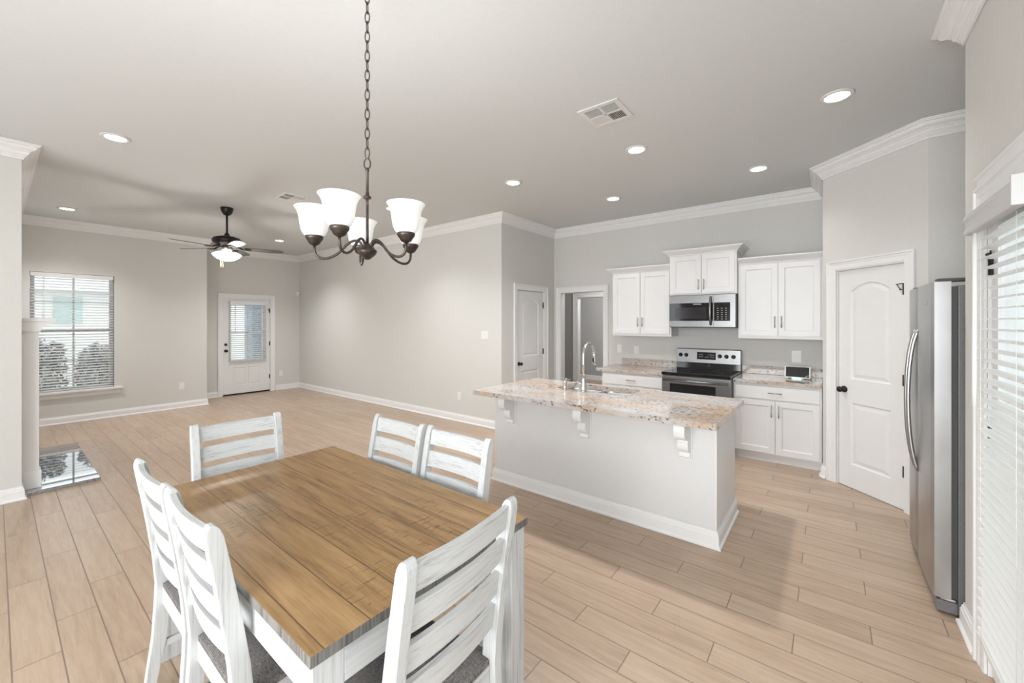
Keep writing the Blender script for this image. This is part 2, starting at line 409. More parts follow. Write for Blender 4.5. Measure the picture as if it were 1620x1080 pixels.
struct(bx('floor', (-10.2, -2.6, -0.1), (1.55, 10.3, 0.0), 'floor'), 'light brown wood look plank tile floor', 'floor')
struct(bx('ceiling', (-10.2, -2.6, CZ), (1.55, 6.1, CZ + 0.1), 'ceiling'), 'smooth pale greige ceiling with recessed lights', 'ceiling')
XR, YR = 0.55, 3.05
D45 = 5.061
wall('wall_right', (XR, -2.4), (XR, YR), 'narrow greige wall right of the refrigerator with glazed door', [(1.60, 3.10, 0.35, 2.30), (2.4 + 1.42, 2.4 + 2.68, 0.0, 2.05)], e0=TH)
wall('wall_alcove_front', (XR + TH, YR), (1.35, YR), 'hidden side wall of the refrigerator alcove', e1=TH)
wall('wall_alcove_side', (1.35, YR), (1.35, 4.453), 'wall behind the refrigerator', e1=TH)
wall('wall_alcove_back', (1.35, 4.453), (0.608, 4.453), 'shaded greige wall piece above the refrigerator')
wall('wall_pantry', (0.608, 4.453), (-0.045, 5.106), 'angled greige pantry wall with white arched door', [(0.172, 0.765, 0, 2.04)], th=0.10)
wall('wall_pantry_side', (-0.045, 5.19), (-0.045, 5.888), 'short side of pantry beside the kitchen cabinets', th=0.08)
wall('wall_kitchen', (-0.045, 5.888), (-3.69, 5.888), 'greige kitchen wall behind the white cabinets', [(2.744, 3.505, 0, 2.04)], e0=TH, e1=TH)
wall('wall_return', (-3.69, 5.888), (-3.69, 4.478), 'short greige wall with white paneled door beside hall opening', [(0.309, 1.035, 0, 2.04)])
wall('wall_long', (-3.69 - TH, 4.478), (-9.92, 4.478), 'long blank greige living room wall', e1=TH)
wall('wall_far', (-9.92, 4.478), (-9.92, 2.464), 'recessed far wall with white exterior door', [(0.640, 1.545, 0, 2.06)], e1=TH)
wall('wall_jog', (-9.92, 2.464), (-9.2 - TH, 2.464), 'short hidden jog beside the exterior door recess')
wall('wall_window', (-9.2, 2.464), (-9.2, 0.15), 'greige living room wall with blind covered window', [(2.464 - 1.207, 2.464 - 0.326, 0.49, 2.295)], e1=TH)
wall('wall_fireplace', (-9.2, 0.15), (-5.555 - TH, 0.15), 'fireplace wall behind the white mantel')
wall('wall_left', (-5.555, 0.15), (-5.555, -2.4), 'greige wall end at the left beside the mantel', e1=TH)
wall('wall_rear', (-5.555, -2.4), (XR, -2.4), 'rear dining wall with assumed windows', [(0.40, 1.90, 0.40, 2.50), (3.30, 6.00, 0.40, 2.50)], e1=TH)

# hall beyond the cased opening
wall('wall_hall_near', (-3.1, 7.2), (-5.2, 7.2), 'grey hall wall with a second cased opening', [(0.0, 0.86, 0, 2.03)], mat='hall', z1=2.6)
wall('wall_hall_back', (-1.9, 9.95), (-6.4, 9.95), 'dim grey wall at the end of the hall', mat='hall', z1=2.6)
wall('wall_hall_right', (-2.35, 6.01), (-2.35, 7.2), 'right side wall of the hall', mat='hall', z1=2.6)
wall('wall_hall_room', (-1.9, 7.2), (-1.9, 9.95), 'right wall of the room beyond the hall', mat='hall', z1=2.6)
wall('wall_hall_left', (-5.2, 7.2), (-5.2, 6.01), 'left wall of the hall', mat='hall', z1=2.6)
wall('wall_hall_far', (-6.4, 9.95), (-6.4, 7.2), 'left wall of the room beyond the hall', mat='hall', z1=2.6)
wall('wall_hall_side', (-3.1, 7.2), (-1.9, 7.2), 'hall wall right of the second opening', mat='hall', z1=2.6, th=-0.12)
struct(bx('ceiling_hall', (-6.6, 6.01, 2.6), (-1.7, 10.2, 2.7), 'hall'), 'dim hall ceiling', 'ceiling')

def hall_fill(x, y, w):
    l = bpy.data.lights.new('hall_fill', 'POINT'); l.energy = w; l.shadow_soft_size = 0.15
    o = bpy.data.objects.new('hall_fill', l); C.objects.link(o); o.location = (x, y, 2.45)
hall_fill(-3.6, 8.4, 75); hall_fill(-3.0, 6.6, 12)  # unseen point lamps added to lift the dark hall and the room beyond

# ---- moulding sweeps, one piece per wall
def sweep(prefix, path, prof, mat, labels, ends=(True, True), skip=()):
    """path: XY corners with the room on the left; prof: (distance from wall, z) closed outline"""
    P2 = [Vector((*p, 0)) for p in path]; n = len(P2); mit = []
    for i in range(n):
        d0 = (P2[i] - P2[i - 1]).normalized() if i > 0 else None
        d1 = (P2[i + 1] - P2[i]).normalized() if i < n - 1 else None
        if d0 is None: d0 = d1
        if d1 is None: d1 = d0
        n0 = Vector((-d0.y, d0.x, 0)); n1 = Vector((-d1.y, d1.x, 0)); b = n0 + n1
        b = b / (1 + n0.dot(n1)); mit.append(b)
    out = []
    for i in range(n - 1):
        if i in skip: continue
        bm = bm_new()
        A = [bm.verts.new(P2[i] + mit[i] * o + Vector((0, 0, z))) for o, z in prof]
        B = [bm.verts.new(P2[i + 1] + mit[i + 1] * o + Vector((0, 0, z))) for o, z in prof]
        k = len(prof)
        for j in range(k): bm.faces.new([A[j], A[(j + 1) % k], B[(j + 1) % k], B[j]])
        bm.faces.new(A[::-1]); bm.faces.new(B)
        out.append(struct(obj(prefix % (len(out) + 1) if '%' in prefix else prefix, bm, mat), labels[i], 'trim'))
    return out
ROOM = [(XR, -2.4), (XR, YR), (1.35, YR), (1.35, 4.453), (0.608, 4.453), (-0.045, 5.106), (-0.045, 5.888), (-3.69, 5.888), (-3.69, 4.478), (-9.92, 4.478), (-9.92, 2.464), (-9.2, 2.464), (-9.2, 0.15), (-5.555, 0.15), (-5.555, -2.4)]
WN = ['right wall', 'alcove front', 'alcove side', 'wall piece above the refrigerator', 'angled pantry wall', 'pantry side', 'kitchen wall', 'short wall beside the hall opening', 'long living room wall', 'far wall above the exterior door', 'jog', 'window wall', 'fireplace wall', 'left wall end']
G = 0.0015
crown = [(G, CZ - 0.132), (0.011, CZ - 0.132), (0.013, CZ - 0.118), (0.020, CZ - 0.116), (0.020, CZ - 0.106), (0.027, CZ - 0.104), (0.027, CZ - 0.094), (0.035, CZ - 0.090), (0.042, CZ - 0.076), (0.043, CZ - 0.068), (0.051, CZ - 0.066), (0.052, CZ - 0.058), (0.061, CZ - 0.055), (0.076, CZ - 0.046), (0.084, CZ - 0.032), (0.085, CZ - 0.024), (0.097, CZ - 0.022), (0.098, CZ - 0.012), (0.108, CZ - 0.010), (0.109, CZ - G), (G, CZ - G)]
sweep('trim_%d', ROOM, crown, 'trim', ['white stepped crown moulding along the ' + w for w in WN])
base = [(G, 0.001), (0.030, 0.001), (0.029, 0.012), (0.018, 0.022), (0.0165, 0.082), (0.013, 0.088), (0.012, 0.100), (0.007, 0.106), (0.006, 0.118), (G, 0.118)]
def bb(side, path, label):
    os_ = sweep('baseboard_' + side, path, base, 'trim', [label] * (len(path) - 1))
    return os_
def sq(name, path, label): bb(name, path, label)
sq('right', [(XR, 2.80), (XR, YR), (XR + 0.1, YR)], 'white baseboard end on the right wall beside the refrigerator')
sq('pantry', [(-0.008, 5.069), (-0.045, 5.106), (-0.045, 5.20)], 'white baseboard stub left of the pantry door')
sq('long', [(-3.69, 4.70), (-3.69, 4.478), (-9.92, 4.478), (-9.92, 3.95)], 'white baseboard along the long living room wall')
sq('far', [(-9.92, 2.84), (-9.92, 2.464), (-9.2, 2.464), (-9.2, 0.15), (-7.3, 0.15)], 'white baseboard under the living room window')
sq('left', [(-5.70, 0.15), (-5.555, 0.15), (-5.555, -2.4)], 'white baseboard on the left wall end')
sq('hall', [(-1.9, 9.95), (-6.4, 9.95)], 'white baseboard at the end of the dim hall')

# ---- a casing frame around an opening: local frame x along wall, -y toward the room, z up
def frame_at(p0, d):
    """Empty-like matrix: origin p0, x axis d (unit, XY), +y pointing INTO the wall"""
    d = Vector((*d, 0)).normalized(); yv = Vector((-d.y, d.x, 0))
    m = Matrix.Identity(4)
    for i in range(3): m[i][0] = d[i]; m[i][1] = yv[i]; m[i][2] = (0, 0, 1)[i]; m[i][3] = (p0[0], p0[1], 0)[i]
    return m
def casing(name, mtx, w, h, label, cw=0.085, depth=0.11, jamb=True, head=None, bottom=True):
    bm = bm_new(); e = 0.008
    prof = [(0, -0.002), (0, -0.010), (0.012, -0.013), (0.045, -0.014), (0.055, -0.018), (cw - 0.018, -0.019), (cw - 0.012, -0.026), (cw, -0.026), (cw, -0.0005), (0, -0.0005)]
    # mitred: left leg, head, right leg
    pts = [(-e, 0.001), (-e, h + e), (w + e, h + e), (w + e, 0.001)]
    rows = []
    for k, (x, z) in enumerate(pts):
        row = []
        for o, y in prof:
            if k == 0: q = (x - o, y, z)
            elif k == 1: q = (x - o, y, z + o)
            elif k == 2: q = (x + o, y, z + o)
            else: q = (x + o, y, z)
            row.append(bm.verts.new(q))
        rows.append(row)
    n = len(prof)
    for k in range(3):
        for j in range(n): bm.faces.new([rows[k][j], rows[k][(j + 1) % n], rows[k + 1][(j + 1) % n], rows[k + 1][j]])
    bm.faces.new(rows[0][::-1]); bm.faces.new(rows[3])
    if jamb:
        t = 0.016
        box(bm, (-e - 0.004, 0.0, 0.001), (-e + t - 0.008, depth, h + e)); box(bm, (w + e - t + 0.008, 0.0, 0.001), (w + e + 0.004, depth, h + e)); box(bm, (-e, 0.0, h), (w + e, depth, h + e + 0.004))
    o = obj(name, bm, 'trim'); o.matrix_world = mtx
    return struct(o, label, 'door frame')

def offset_poly(pts, d):
    n = len(pts); out = []
    for i in range(n):
        p, a, b = Vector(pts[i]), Vector(pts[i - 1]), Vector(pts[(i + 1) % n])
        d0 = (p - a).normalized(); d1 = (b - p).normalized()
        n0 = Vector((-d0.y, d0.x)); n1 = Vector((-d1.y, d1.x)); m = (n0 + n1) / (1 + n0.dot(n1)); out.append(tuple(p + m * d))
    return out
def arch_panel(x0, x1, z0, z1, rise=0.0, n=14):
    p = [(x0, z0), (x1, z0)]
    if rise <= 0: return p + [(x1, z1), (x0, z1)]
    for i in range(n + 1):
        t = i / n; x = x1 + (x0 - x1) * t; p.append((x, z1 + rise * math.sin(PI * t) ** 0.9))
    return p
def panel_face(bm, outer, holes, y, steps, mi=0):
    """front plate at y with moulded panels; steps: (inset, depth into the door)"""
    loops = [[Vector((a, b, 0)) for a, b in outer]] + [[Vector((a, b, 0)) for a, b in h] for h in holes]
    flat = [p for l in loops for p in l]; vs = [bm.verts.new((p.x, y, p.y)) for p in flat]
    for tri in tessellate_polygon(loops):
        try: bm.faces.new([vs[i] for i in tri])
        except ValueError: pass
    k = len(outer)
    for h in holes:
        ring = vs[k:k + len(h)]; k += len(h); n = len(h)
        for ins, dep in steps:
            q = offset_poly(h, ins); r2 = [bm.verts.new((a, y + dep, b)) for a, b in q]
            for i in range(n): bm.faces.new([ring[i], ring[(i + 1) % n], r2[(i + 1) % n], r2[i]])
            ring = r2
        bm.faces.new(ring)
    return vs[:len(outer)]
def slab(bm, w, h, t, holes, z0=0.008, steps=((0.010, 0.010), (0.022, 0.010), (0.050, 0.003))):
    o = [(0.003, z0), (w - 0.003, z0), (w - 0.003, h - 0.003), (0.003, h - 0.003)]
    vs = panel_face(bm, o, holes, 0.0, steps)
    b = [bm.verts.new((v.co.x, t, v.co.z)) for v in vs]
    for i in range(4): bm.faces.new([vs[i], vs[(i + 1) % 4], b[(i + 1) % 4], b[i]])
    bm.faces.new(b)
def part_at(o, mtx): o.matrix_world = mtx; return o

def hinge(parent, x, y, z, stop=False, mirror=1):
    bm = bm_new()
    lathe(bm, [(0.0075, -0.045), (0.0075, 0.045)], 10, (x, y - 0.006, z))
    box(bm, (x - 0.015, y - 0.010, z - 0.046), (x + 0.015, y - 0.0005, z + 0.046))
    if stop:
        lathe(bm, [(0.003, 0.045), (0.003, 0.062)], 8, (x, y - 0.006, z))
        tube(bm, [(x, y - 0.008, z + 0.045), (x - 0.025 * mirror, y - 0.02, z + 0.045), (x - 0.05 * mirror, y - 0.028, z + 0.04)], 0.004, 6)
        tube(bm, [(x - 0.045 * mirror, y - 0.028, z + 0.042), (x - 0.03 * mirror, y - 0.012, z - 0.0)], 0.003, 6)
        lathe(bm, [(0.004, -0.006), (0.008, -0.004), (0.008, 0.004), (0.004, 0.006)], 8, (x - 0.028 * mirror, y - 0.011, z - 0.002))
    return obj('hinge', bm, 'black', parent)
def knob(parent, x, y, z, name='knob'):
    bm = bm_new()
    lathe(bm, [(0.031, -0.001), (0.031, -0.008), (0.026, -0.012), (0.011, -0.014), (0.011, -0.034), (0.020, -0.040), (0.027, -0.050), (0.026, -0.060), (0.016, -0.068), (0.004, -0.070)], 20, (x, y, z), 'Y')
    return obj(name, bm, 'black', parent)
def door_thing(name, mtx, w, h, label, holes, hinge_right=True, setback=0.018, knob_z=0.915, hinges=(0.32, 1.07, 1.82), stop=True):
    e = bpy.data.objects.new(name, None); C.objects.link(e); e.matrix_world = mtx @ Matrix.Translation((0, setback, 0))
    struct(e, label, 'door')
    bm = bm_new(); slab(bm, w, h, 0.036, holes)
    obj('door_panel', bm, 'door', e)
    hx = w + 0.001 if hinge_right else -0.001; kx = 0.058 if hinge_right else w - 0.058
    for i, z in enumerate(hinges): hinge(e, hx - (0.004 if hinge_right else -0.004), 0.0, z, stop and i == len(hinges) - 1, 1 if hinge_right else -1)
    if knob_z: knob(e, kx, 0.0, knob_z)
    return e

r2 = math.sqrt(0.5)
# pantry door, in the angled wall; local x runs from left (kitchen side) to right
mp = frame_at((0.066, 4.995), (r2, -r2))
PW = 0.593
casing('trim_pantry', mp, PW, 2.037, 'white moulded casing around the pantry door')
door_thing('door_1', mp, PW, 2.035, 'white arched panel pantry door beside the refrigerator', [arch_panel(0.118, 0.475, 0.225, 0.80), arch_panel(0.118, 0.475, 1.02, 1.835, 0.075)])
# door in the short return wall; room side is +X, local x from near (south) to far
mr = frame_at((-3.69, 4.853), (0, 1))
casing('trim_return', mr, 0.726, 2.037, 'white casing around the paneled door beside the hall opening')
door_thing('door_2', mr, 0.726, 2.035, 'white arched panel door left of the hall opening', [arch_panel(0.14, 0.585, 0.225, 0.80), arch_panel(0.14, 0.585, 1.02, 1.835, 0.085)])
# cased hall opening in the kitchen wall
mk = frame_at((-3.55, 5.888), (1, 0))
casing('trim_opening', mk, 0.761, 2.037, 'white casing around the dark hall opening', depth=0.12)
mh = frame_at((-3.96, 7.2), (1, 0))
casing('trim_hall', mh, 0.86, 2.03, 'white casing on the second opening inside the hall', depth=0.12)
# exterior door in the far wall
me_ = frame_at((-9.92, 2.933), (0, 1))
casing('trim_exterior', me_, 0.905, 2.055, 'white casing around the exterior door')
e = bpy.data.objects.new('door_3', None); C.objects.link(e); e.matrix_world = me_ @ Matrix.Translation((0, 0.018, 0))
struct(e, 'white exterior door with blind over its glass in the far wall', 'door')
bm = bm_new(); WD, HD = 0.905, 2.05
# frame around the lite
for a, b in (((0.003, 0, 0.03), (0.15, 0.044, HD)), ((WD - 0.15, 0, 0.03), (WD - 0.003, 0.044, HD)), ((0.15, 0, HD - 0.13), (WD - 0.15, 0.044, HD))): box(bm, a, b)
vs = panel_face(bm, [(0.15, 0.03), (WD - 0.15, 0.03), (WD - 0.15, 0.72), (0.15, 0.72)], [arch_panel(0.19, 0.43, 0.2, 0.58), arch_panel(0.475, 0.715, 0.2, 0.58)], 0.0, ((0.010, 0.008), (0.022, 0.008), (0.045, 0.002)))
box(bm, (0.15, 0.012, 0.03), (WD - 0.15, 0.044, 0.72))
obj('door_panel', bm, 'door', e)
bx('glass_pane', (0.15, 0.02, 0.72), (WD - 0.15, 0.026, HD - 0.13), 'glass', e)
bm = bm_new(); box(bm, (0.445, 0.012, 0.72), (0.46, 0.034, HD - 0.13)); box(bm, (0.15, 0.012, 1.32), (WD - 0.15, 0.034, 1.335)); obj('glazing_bar', bm, 'door', e)
for i, z in enumerate((0.33, 1.07, 1.80)): hinge(e, WD - 0.003, 0, z, i == 2)
knob(e, 0.055, 0, 0.945); bm = bm_new(); lathe(bm, [(0.028, -0.001), (0.028, -0.012), (0.018, -0.022), (0.004, -0.024)], 18, (0.055, 0, 1.077), 'Y'); obj('deadbolt', bm, 'black', e)
bx('threshold', (0.003, -0.01, 0.001), (WD - 0.003, 0.05, 0.028), 'black', e)

# ---- horizontal blinds (local: x along width, -y to the room)
def blind(name, mtx, w, ztop, zbot, label, tilt=18, pitch=0.0425, depth=0.05, rail=0.06, wand=None, valance=None, ladders=2, mat='slat'):
    e = bpy.data.objects.new(name, None); C.objects.link(e); e.matrix_world = mtx
    tag(e, label, 'window blind')
    bm = bm_new()
    if valance:
        pr = valance
        pts = [(-0.0, -y, ztop - rail + z) for y, z in pr]
        prism(bm, [(-0.02, p[1], p[2]) for p in pts], (w + 0.04, 0, 0))
    else: box(bm, (0, -0.062, ztop - rail), (w, -0.004, ztop))
    obj('valance', bm, 'valance' if valance else 'trim', e, bevel=0.0 if valance else 0.003)
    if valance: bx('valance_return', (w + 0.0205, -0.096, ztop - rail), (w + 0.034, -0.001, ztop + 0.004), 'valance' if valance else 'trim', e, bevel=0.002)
    bm = bm_new(); z = ztop - rail - pitch * 0.6; c_, s_ = math.cos(R(tilt)) * depth / 2, math.sin(R(tilt)) * depth / 2
    while z > zbot + 0.03:
        t = 0.0013
        # slightly crowned slat, front (room) edge lower or higher with the tilt
        pf, pm, pb = (-0.032 - c_, z - s_), (-0.032, z + 0.0025), (-0.032 + c_, z + s_)
        prism(bm, [(0, pf[0], pf[1] - t), (0, pm[0], pm[1] - t), (0, pb[0], pb[1] - t), (0, pb[0], pb[1] + t), (0, pm[0], pm[1] + t), (0, pf[0], pf[1] + t)], (w, 0, 0))
        z -= pitch
    o = obj('slats', bm, mat, e)
    bx('bottom_rail', (0, -0.058, zbot), (w, -0.006, zbot + 0.022), mat, e, bevel=0.003)
    bm = bm_new()
    for k in range(ladders):
        x = w * (0.13 + 0.74 * k / max(1, ladders - 1))
        for y in (-0.060, -0.005): tube(bm, [(x, y, zbot + 0.01), (x, y, ztop - rail + 0.005)], 0.0009, 5)
    obj('ladder_cord', bm, mat, e)
    if wand:
        bm = bm_new(); x, z1, r = wand; tube(bm, [(x, -0.068, ztop - rail), (x, -0.07, z1 + 0.12), (x, -0.07, z1)], r, 8, rad=[r, r, r * 1.0])
        obj('tilt_wand', bm, mat, e)
    return e

# living room window (frame, sash, sill) with its blind
mw = frame_at((-9.2, 0.326), (0, 1)); WW, Z0, Z1 = 0.881, 0.49, 2.295
e = bpy.data.objects.new('window_1', None); C.objects.link(e); e.matrix_world = mw; struct(e, 'white living room window with divided panes left of exterior door', 'window')
bm = bm_new()
for a, b in (((0, 0.07, Z0), (0.045, 0.12, Z1)), ((WW - 0.045, 0.07, Z0), (WW, 0.12, Z1)), ((0, 0.07, Z0), (WW, 0.12, Z0 + 0.05)), ((0, 0.07, Z1 - 0.045), (WW, 0.12, Z1))): box(bm, a, b)
obj('window_frame', bm, 'trim', e)
bm = bm_new(); zm = 1.42
box(bm, (0.045, 0.075, zm - 0.02), (WW - 0.045, 0.11, zm + 0.02)); box(bm, (WW / 2 - 0.011, 0.08, Z0 + 0.05), (WW / 2 + 0.011, 0.105, Z1 - 0.045)); box(bm, (0.045, 0.08, 1.86 - 0.009), (WW - 0.045, 0.105, 1.86 + 0.009)); box(bm, (0.045, 0.08, 0.96 - 0.009), (WW - 0.045, 0.105, 0.96 + 0.009))
obj('sash', bm, 'trim', e)
bx('glass_pane', (0.03, 0.09, Z0 + 0.02), (WW - 0.03, 0.094, Z1 - 0.02), 'glass', e)
bm = bm_new(); box(bm, (-0.10, -0.06, Z0 - 0.022), (WW + 0.10, -0.001, Z0 + 0.004)); box(bm, (0.001, -0.001, Z0 + 0.0005), (WW - 0.001, 0.07, Z0 + 0.006))
prism(bm, [(-0.075, -0.001, Z0 - 0.022), (-0.075, -0.026, Z0 - 0.022), (-0.075, -0.022, Z0 - 0.05), (-0.075, -0.014, Z0 - 0.06), (-0.075, -0.012, Z0 - 0.10), (-0.075, -0.001, Z0 - 0.10)], (WW + 0.15, 0, 0))
obj('window_sill', bm, 'trim', e)
blind('window_blind', mw @ Matrix.Translation((0.003, 0.066, 0)), WW - 0.006, Z1 - 0.004, Z0 + 0.012, 'white slatted blind in the living room window at left', mat='slat_shaded', tilt=17, wand=(0.13, 1.55, 0.004), ladders=3)
blind('window_blind', me_ @ Matrix.Translation((0.11, 0.014, 0)), 0.70, 1.995, 0.72, 'white slatted blind on the glass of the far exterior door', mat='slat_shaded', tilt=15, wand=(0.10, 1.33, 0.004), rail=0.07)

# glazed side door on the right wall (two narrow leaves), local x runs toward the camera
ms = frame_at((XR, 2.68), (0, -1))
casing('trim_side', ms, 1.26, 2.05, 'white casing around the glazed side door', cw=0.095)
bm = bm_new()
prism(bm, [(-0.06, -0.001, 2.155), (-0.06, -0.020, 2.155), (-0.06, -0.021, 2.18), (-0.06, -0.030, 2.188), (-0.06, -0.030, 2.196), (-0.06, -0.001, 2.196)], (1.38, 0, 0))
struct(obj('trim_header', bm, 'trim'), 'flat white header band above the glazed side door', 'trim').matrix_world = ms
for k, x0 in enumerate((0.003, 0.632)):
    e = bpy.data.objects.new('door_%d' % (4 + k), None); C.objects.link(e); e.matrix_world = ms @ Matrix.Translation((x0, 0.012, 0))
    struct(e, 'white glazed side door with blind at the right edge' if k == 0 else 'second leaf of the glazed side door nearer the viewer', 'door')
    w = 0.625; bm = bm_new()
    for a, b in (((0, 0, 0.01), (0.075, 0.044, 2.045)), ((w - 0.075, 0, 0.01), (w, 0.044, 2.045)), ((0.075, 0, 0.01), (w - 0.075, 0.044, 0.18)), ((0.075, 0, 1.955), (w - 0.075, 0.044, 2.045))): box(bm, a, b)
    obj('door_panel', bm, 'door', e)
    bx('glass_pane', (0.075, 0.018, 0.18), (w - 0.075, 0.024, 1.955), 'glass', e)
    if k == 0:
        for i, z in enumerate((0.33, 1.07, 1.80)): hinge(e, 0.004, 0, z, i == 2, -1)
val = [(0.062, 0.0), (0.090, 0.0), (0.094, 0.006), (0.087, 0.03), (0.088, 0.05), (0.096, 0.065), (0.089, 0.085), (0.07, 0.095), (0.001, 0.095), (0.001, 0.085), (0.062, 0.082)]
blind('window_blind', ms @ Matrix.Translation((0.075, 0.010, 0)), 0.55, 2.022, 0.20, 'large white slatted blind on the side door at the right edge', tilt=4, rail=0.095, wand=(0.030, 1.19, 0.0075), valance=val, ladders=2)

# unseen windows assumed behind the camera, framing the added fill lamps
for k, (s0, s1) in enumerate(((0.40, 1.90), (3.30, 6.00))):
    bm = bm_new(); x0, x1 = -5.555 + s0, -5.555 + s1
    for a, b in (((x0, -2.5, 0.45), (x0 + 0.05, -2.42, 2.45)), ((x1 - 0.05, -2.5, 0.45), (x1, -2.42, 2.45)), ((x0, -2.5, 0.45), (x1, -2.42, 0.5)), ((x0, -2.5, 2.4), (x1, -2.42, 2.45)), (((x0 + x1) / 2 - 0.03, -2.5, 0.45), ((x0 + x1) / 2 + 0.03, -2.42, 2.45))): box(bm, a, b)
    struct(obj('window_%d' % (2 + k), bm, 'trim'), 'rear dining window behind the viewer' if k else 'narrow assumed rear dining window behind the viewer', 'window')


# ------------------------------------------------------------------ dining table
TX0, TX1, TY0, TY1, TZ = -2.475, -0.955, 0.455, 1.325, 0.765
tb = thing('dining_table', 'rectangular dining table with brown plank top and whitewashed legs', 'table', ((TX0 + TX1) / 2, (TY0 + TY1) / 2, 0))
hx, hy = (TX1 - TX0) / 2, (TY1 - TY0) / 2
bm = bm_new(); box(bm, (-hx, -hy, TZ - 0.030), (hx, hy, TZ))
bm.normal_update()
for f in bm.faces:
    f.material_index = 0 if f.normal.z > 0.5 or f.calc_center_median().z > TZ - 1e-4 else 1
tt = obj('tabletop', bm, ['table', 'table_edge'], tb, bevel=0.003)
for p in tt.data.polygons: p.material_index = 0 if p.normal.z > 0.9 else 1
for s, u in ((-1, -1), (-1, 1), (1, -1), (1, 1)):
    lw = 0.082; x, y = s * (hx - 0.010 - lw / 2), u * (hy - 0.010 - lw / 2)
    bx('leg', (x - lw / 2, y - lw / 2, 0), (x + lw / 2, y + lw / 2, TZ - 0.030), 'wash_z', tb, bevel=0.004)
for s in (-1, 1):
    bx('apron', (-hx + 0.092, s * (hy - 0.020) - 0.010, TZ - 0.125), (hx - 0.092, s * (hy - 0.020) + 0.010, TZ - 0.030), 'wash_x', tb, bevel=0.002)
    bx('apron', (s * (hx - 0.020) - 0.010, -hy + 0.092, TZ - 0.125), (s * (hx - 0.020) + 0.010, hy - 0.092, TZ - 0.030), 'wash_y', tb, bevel=0.002)

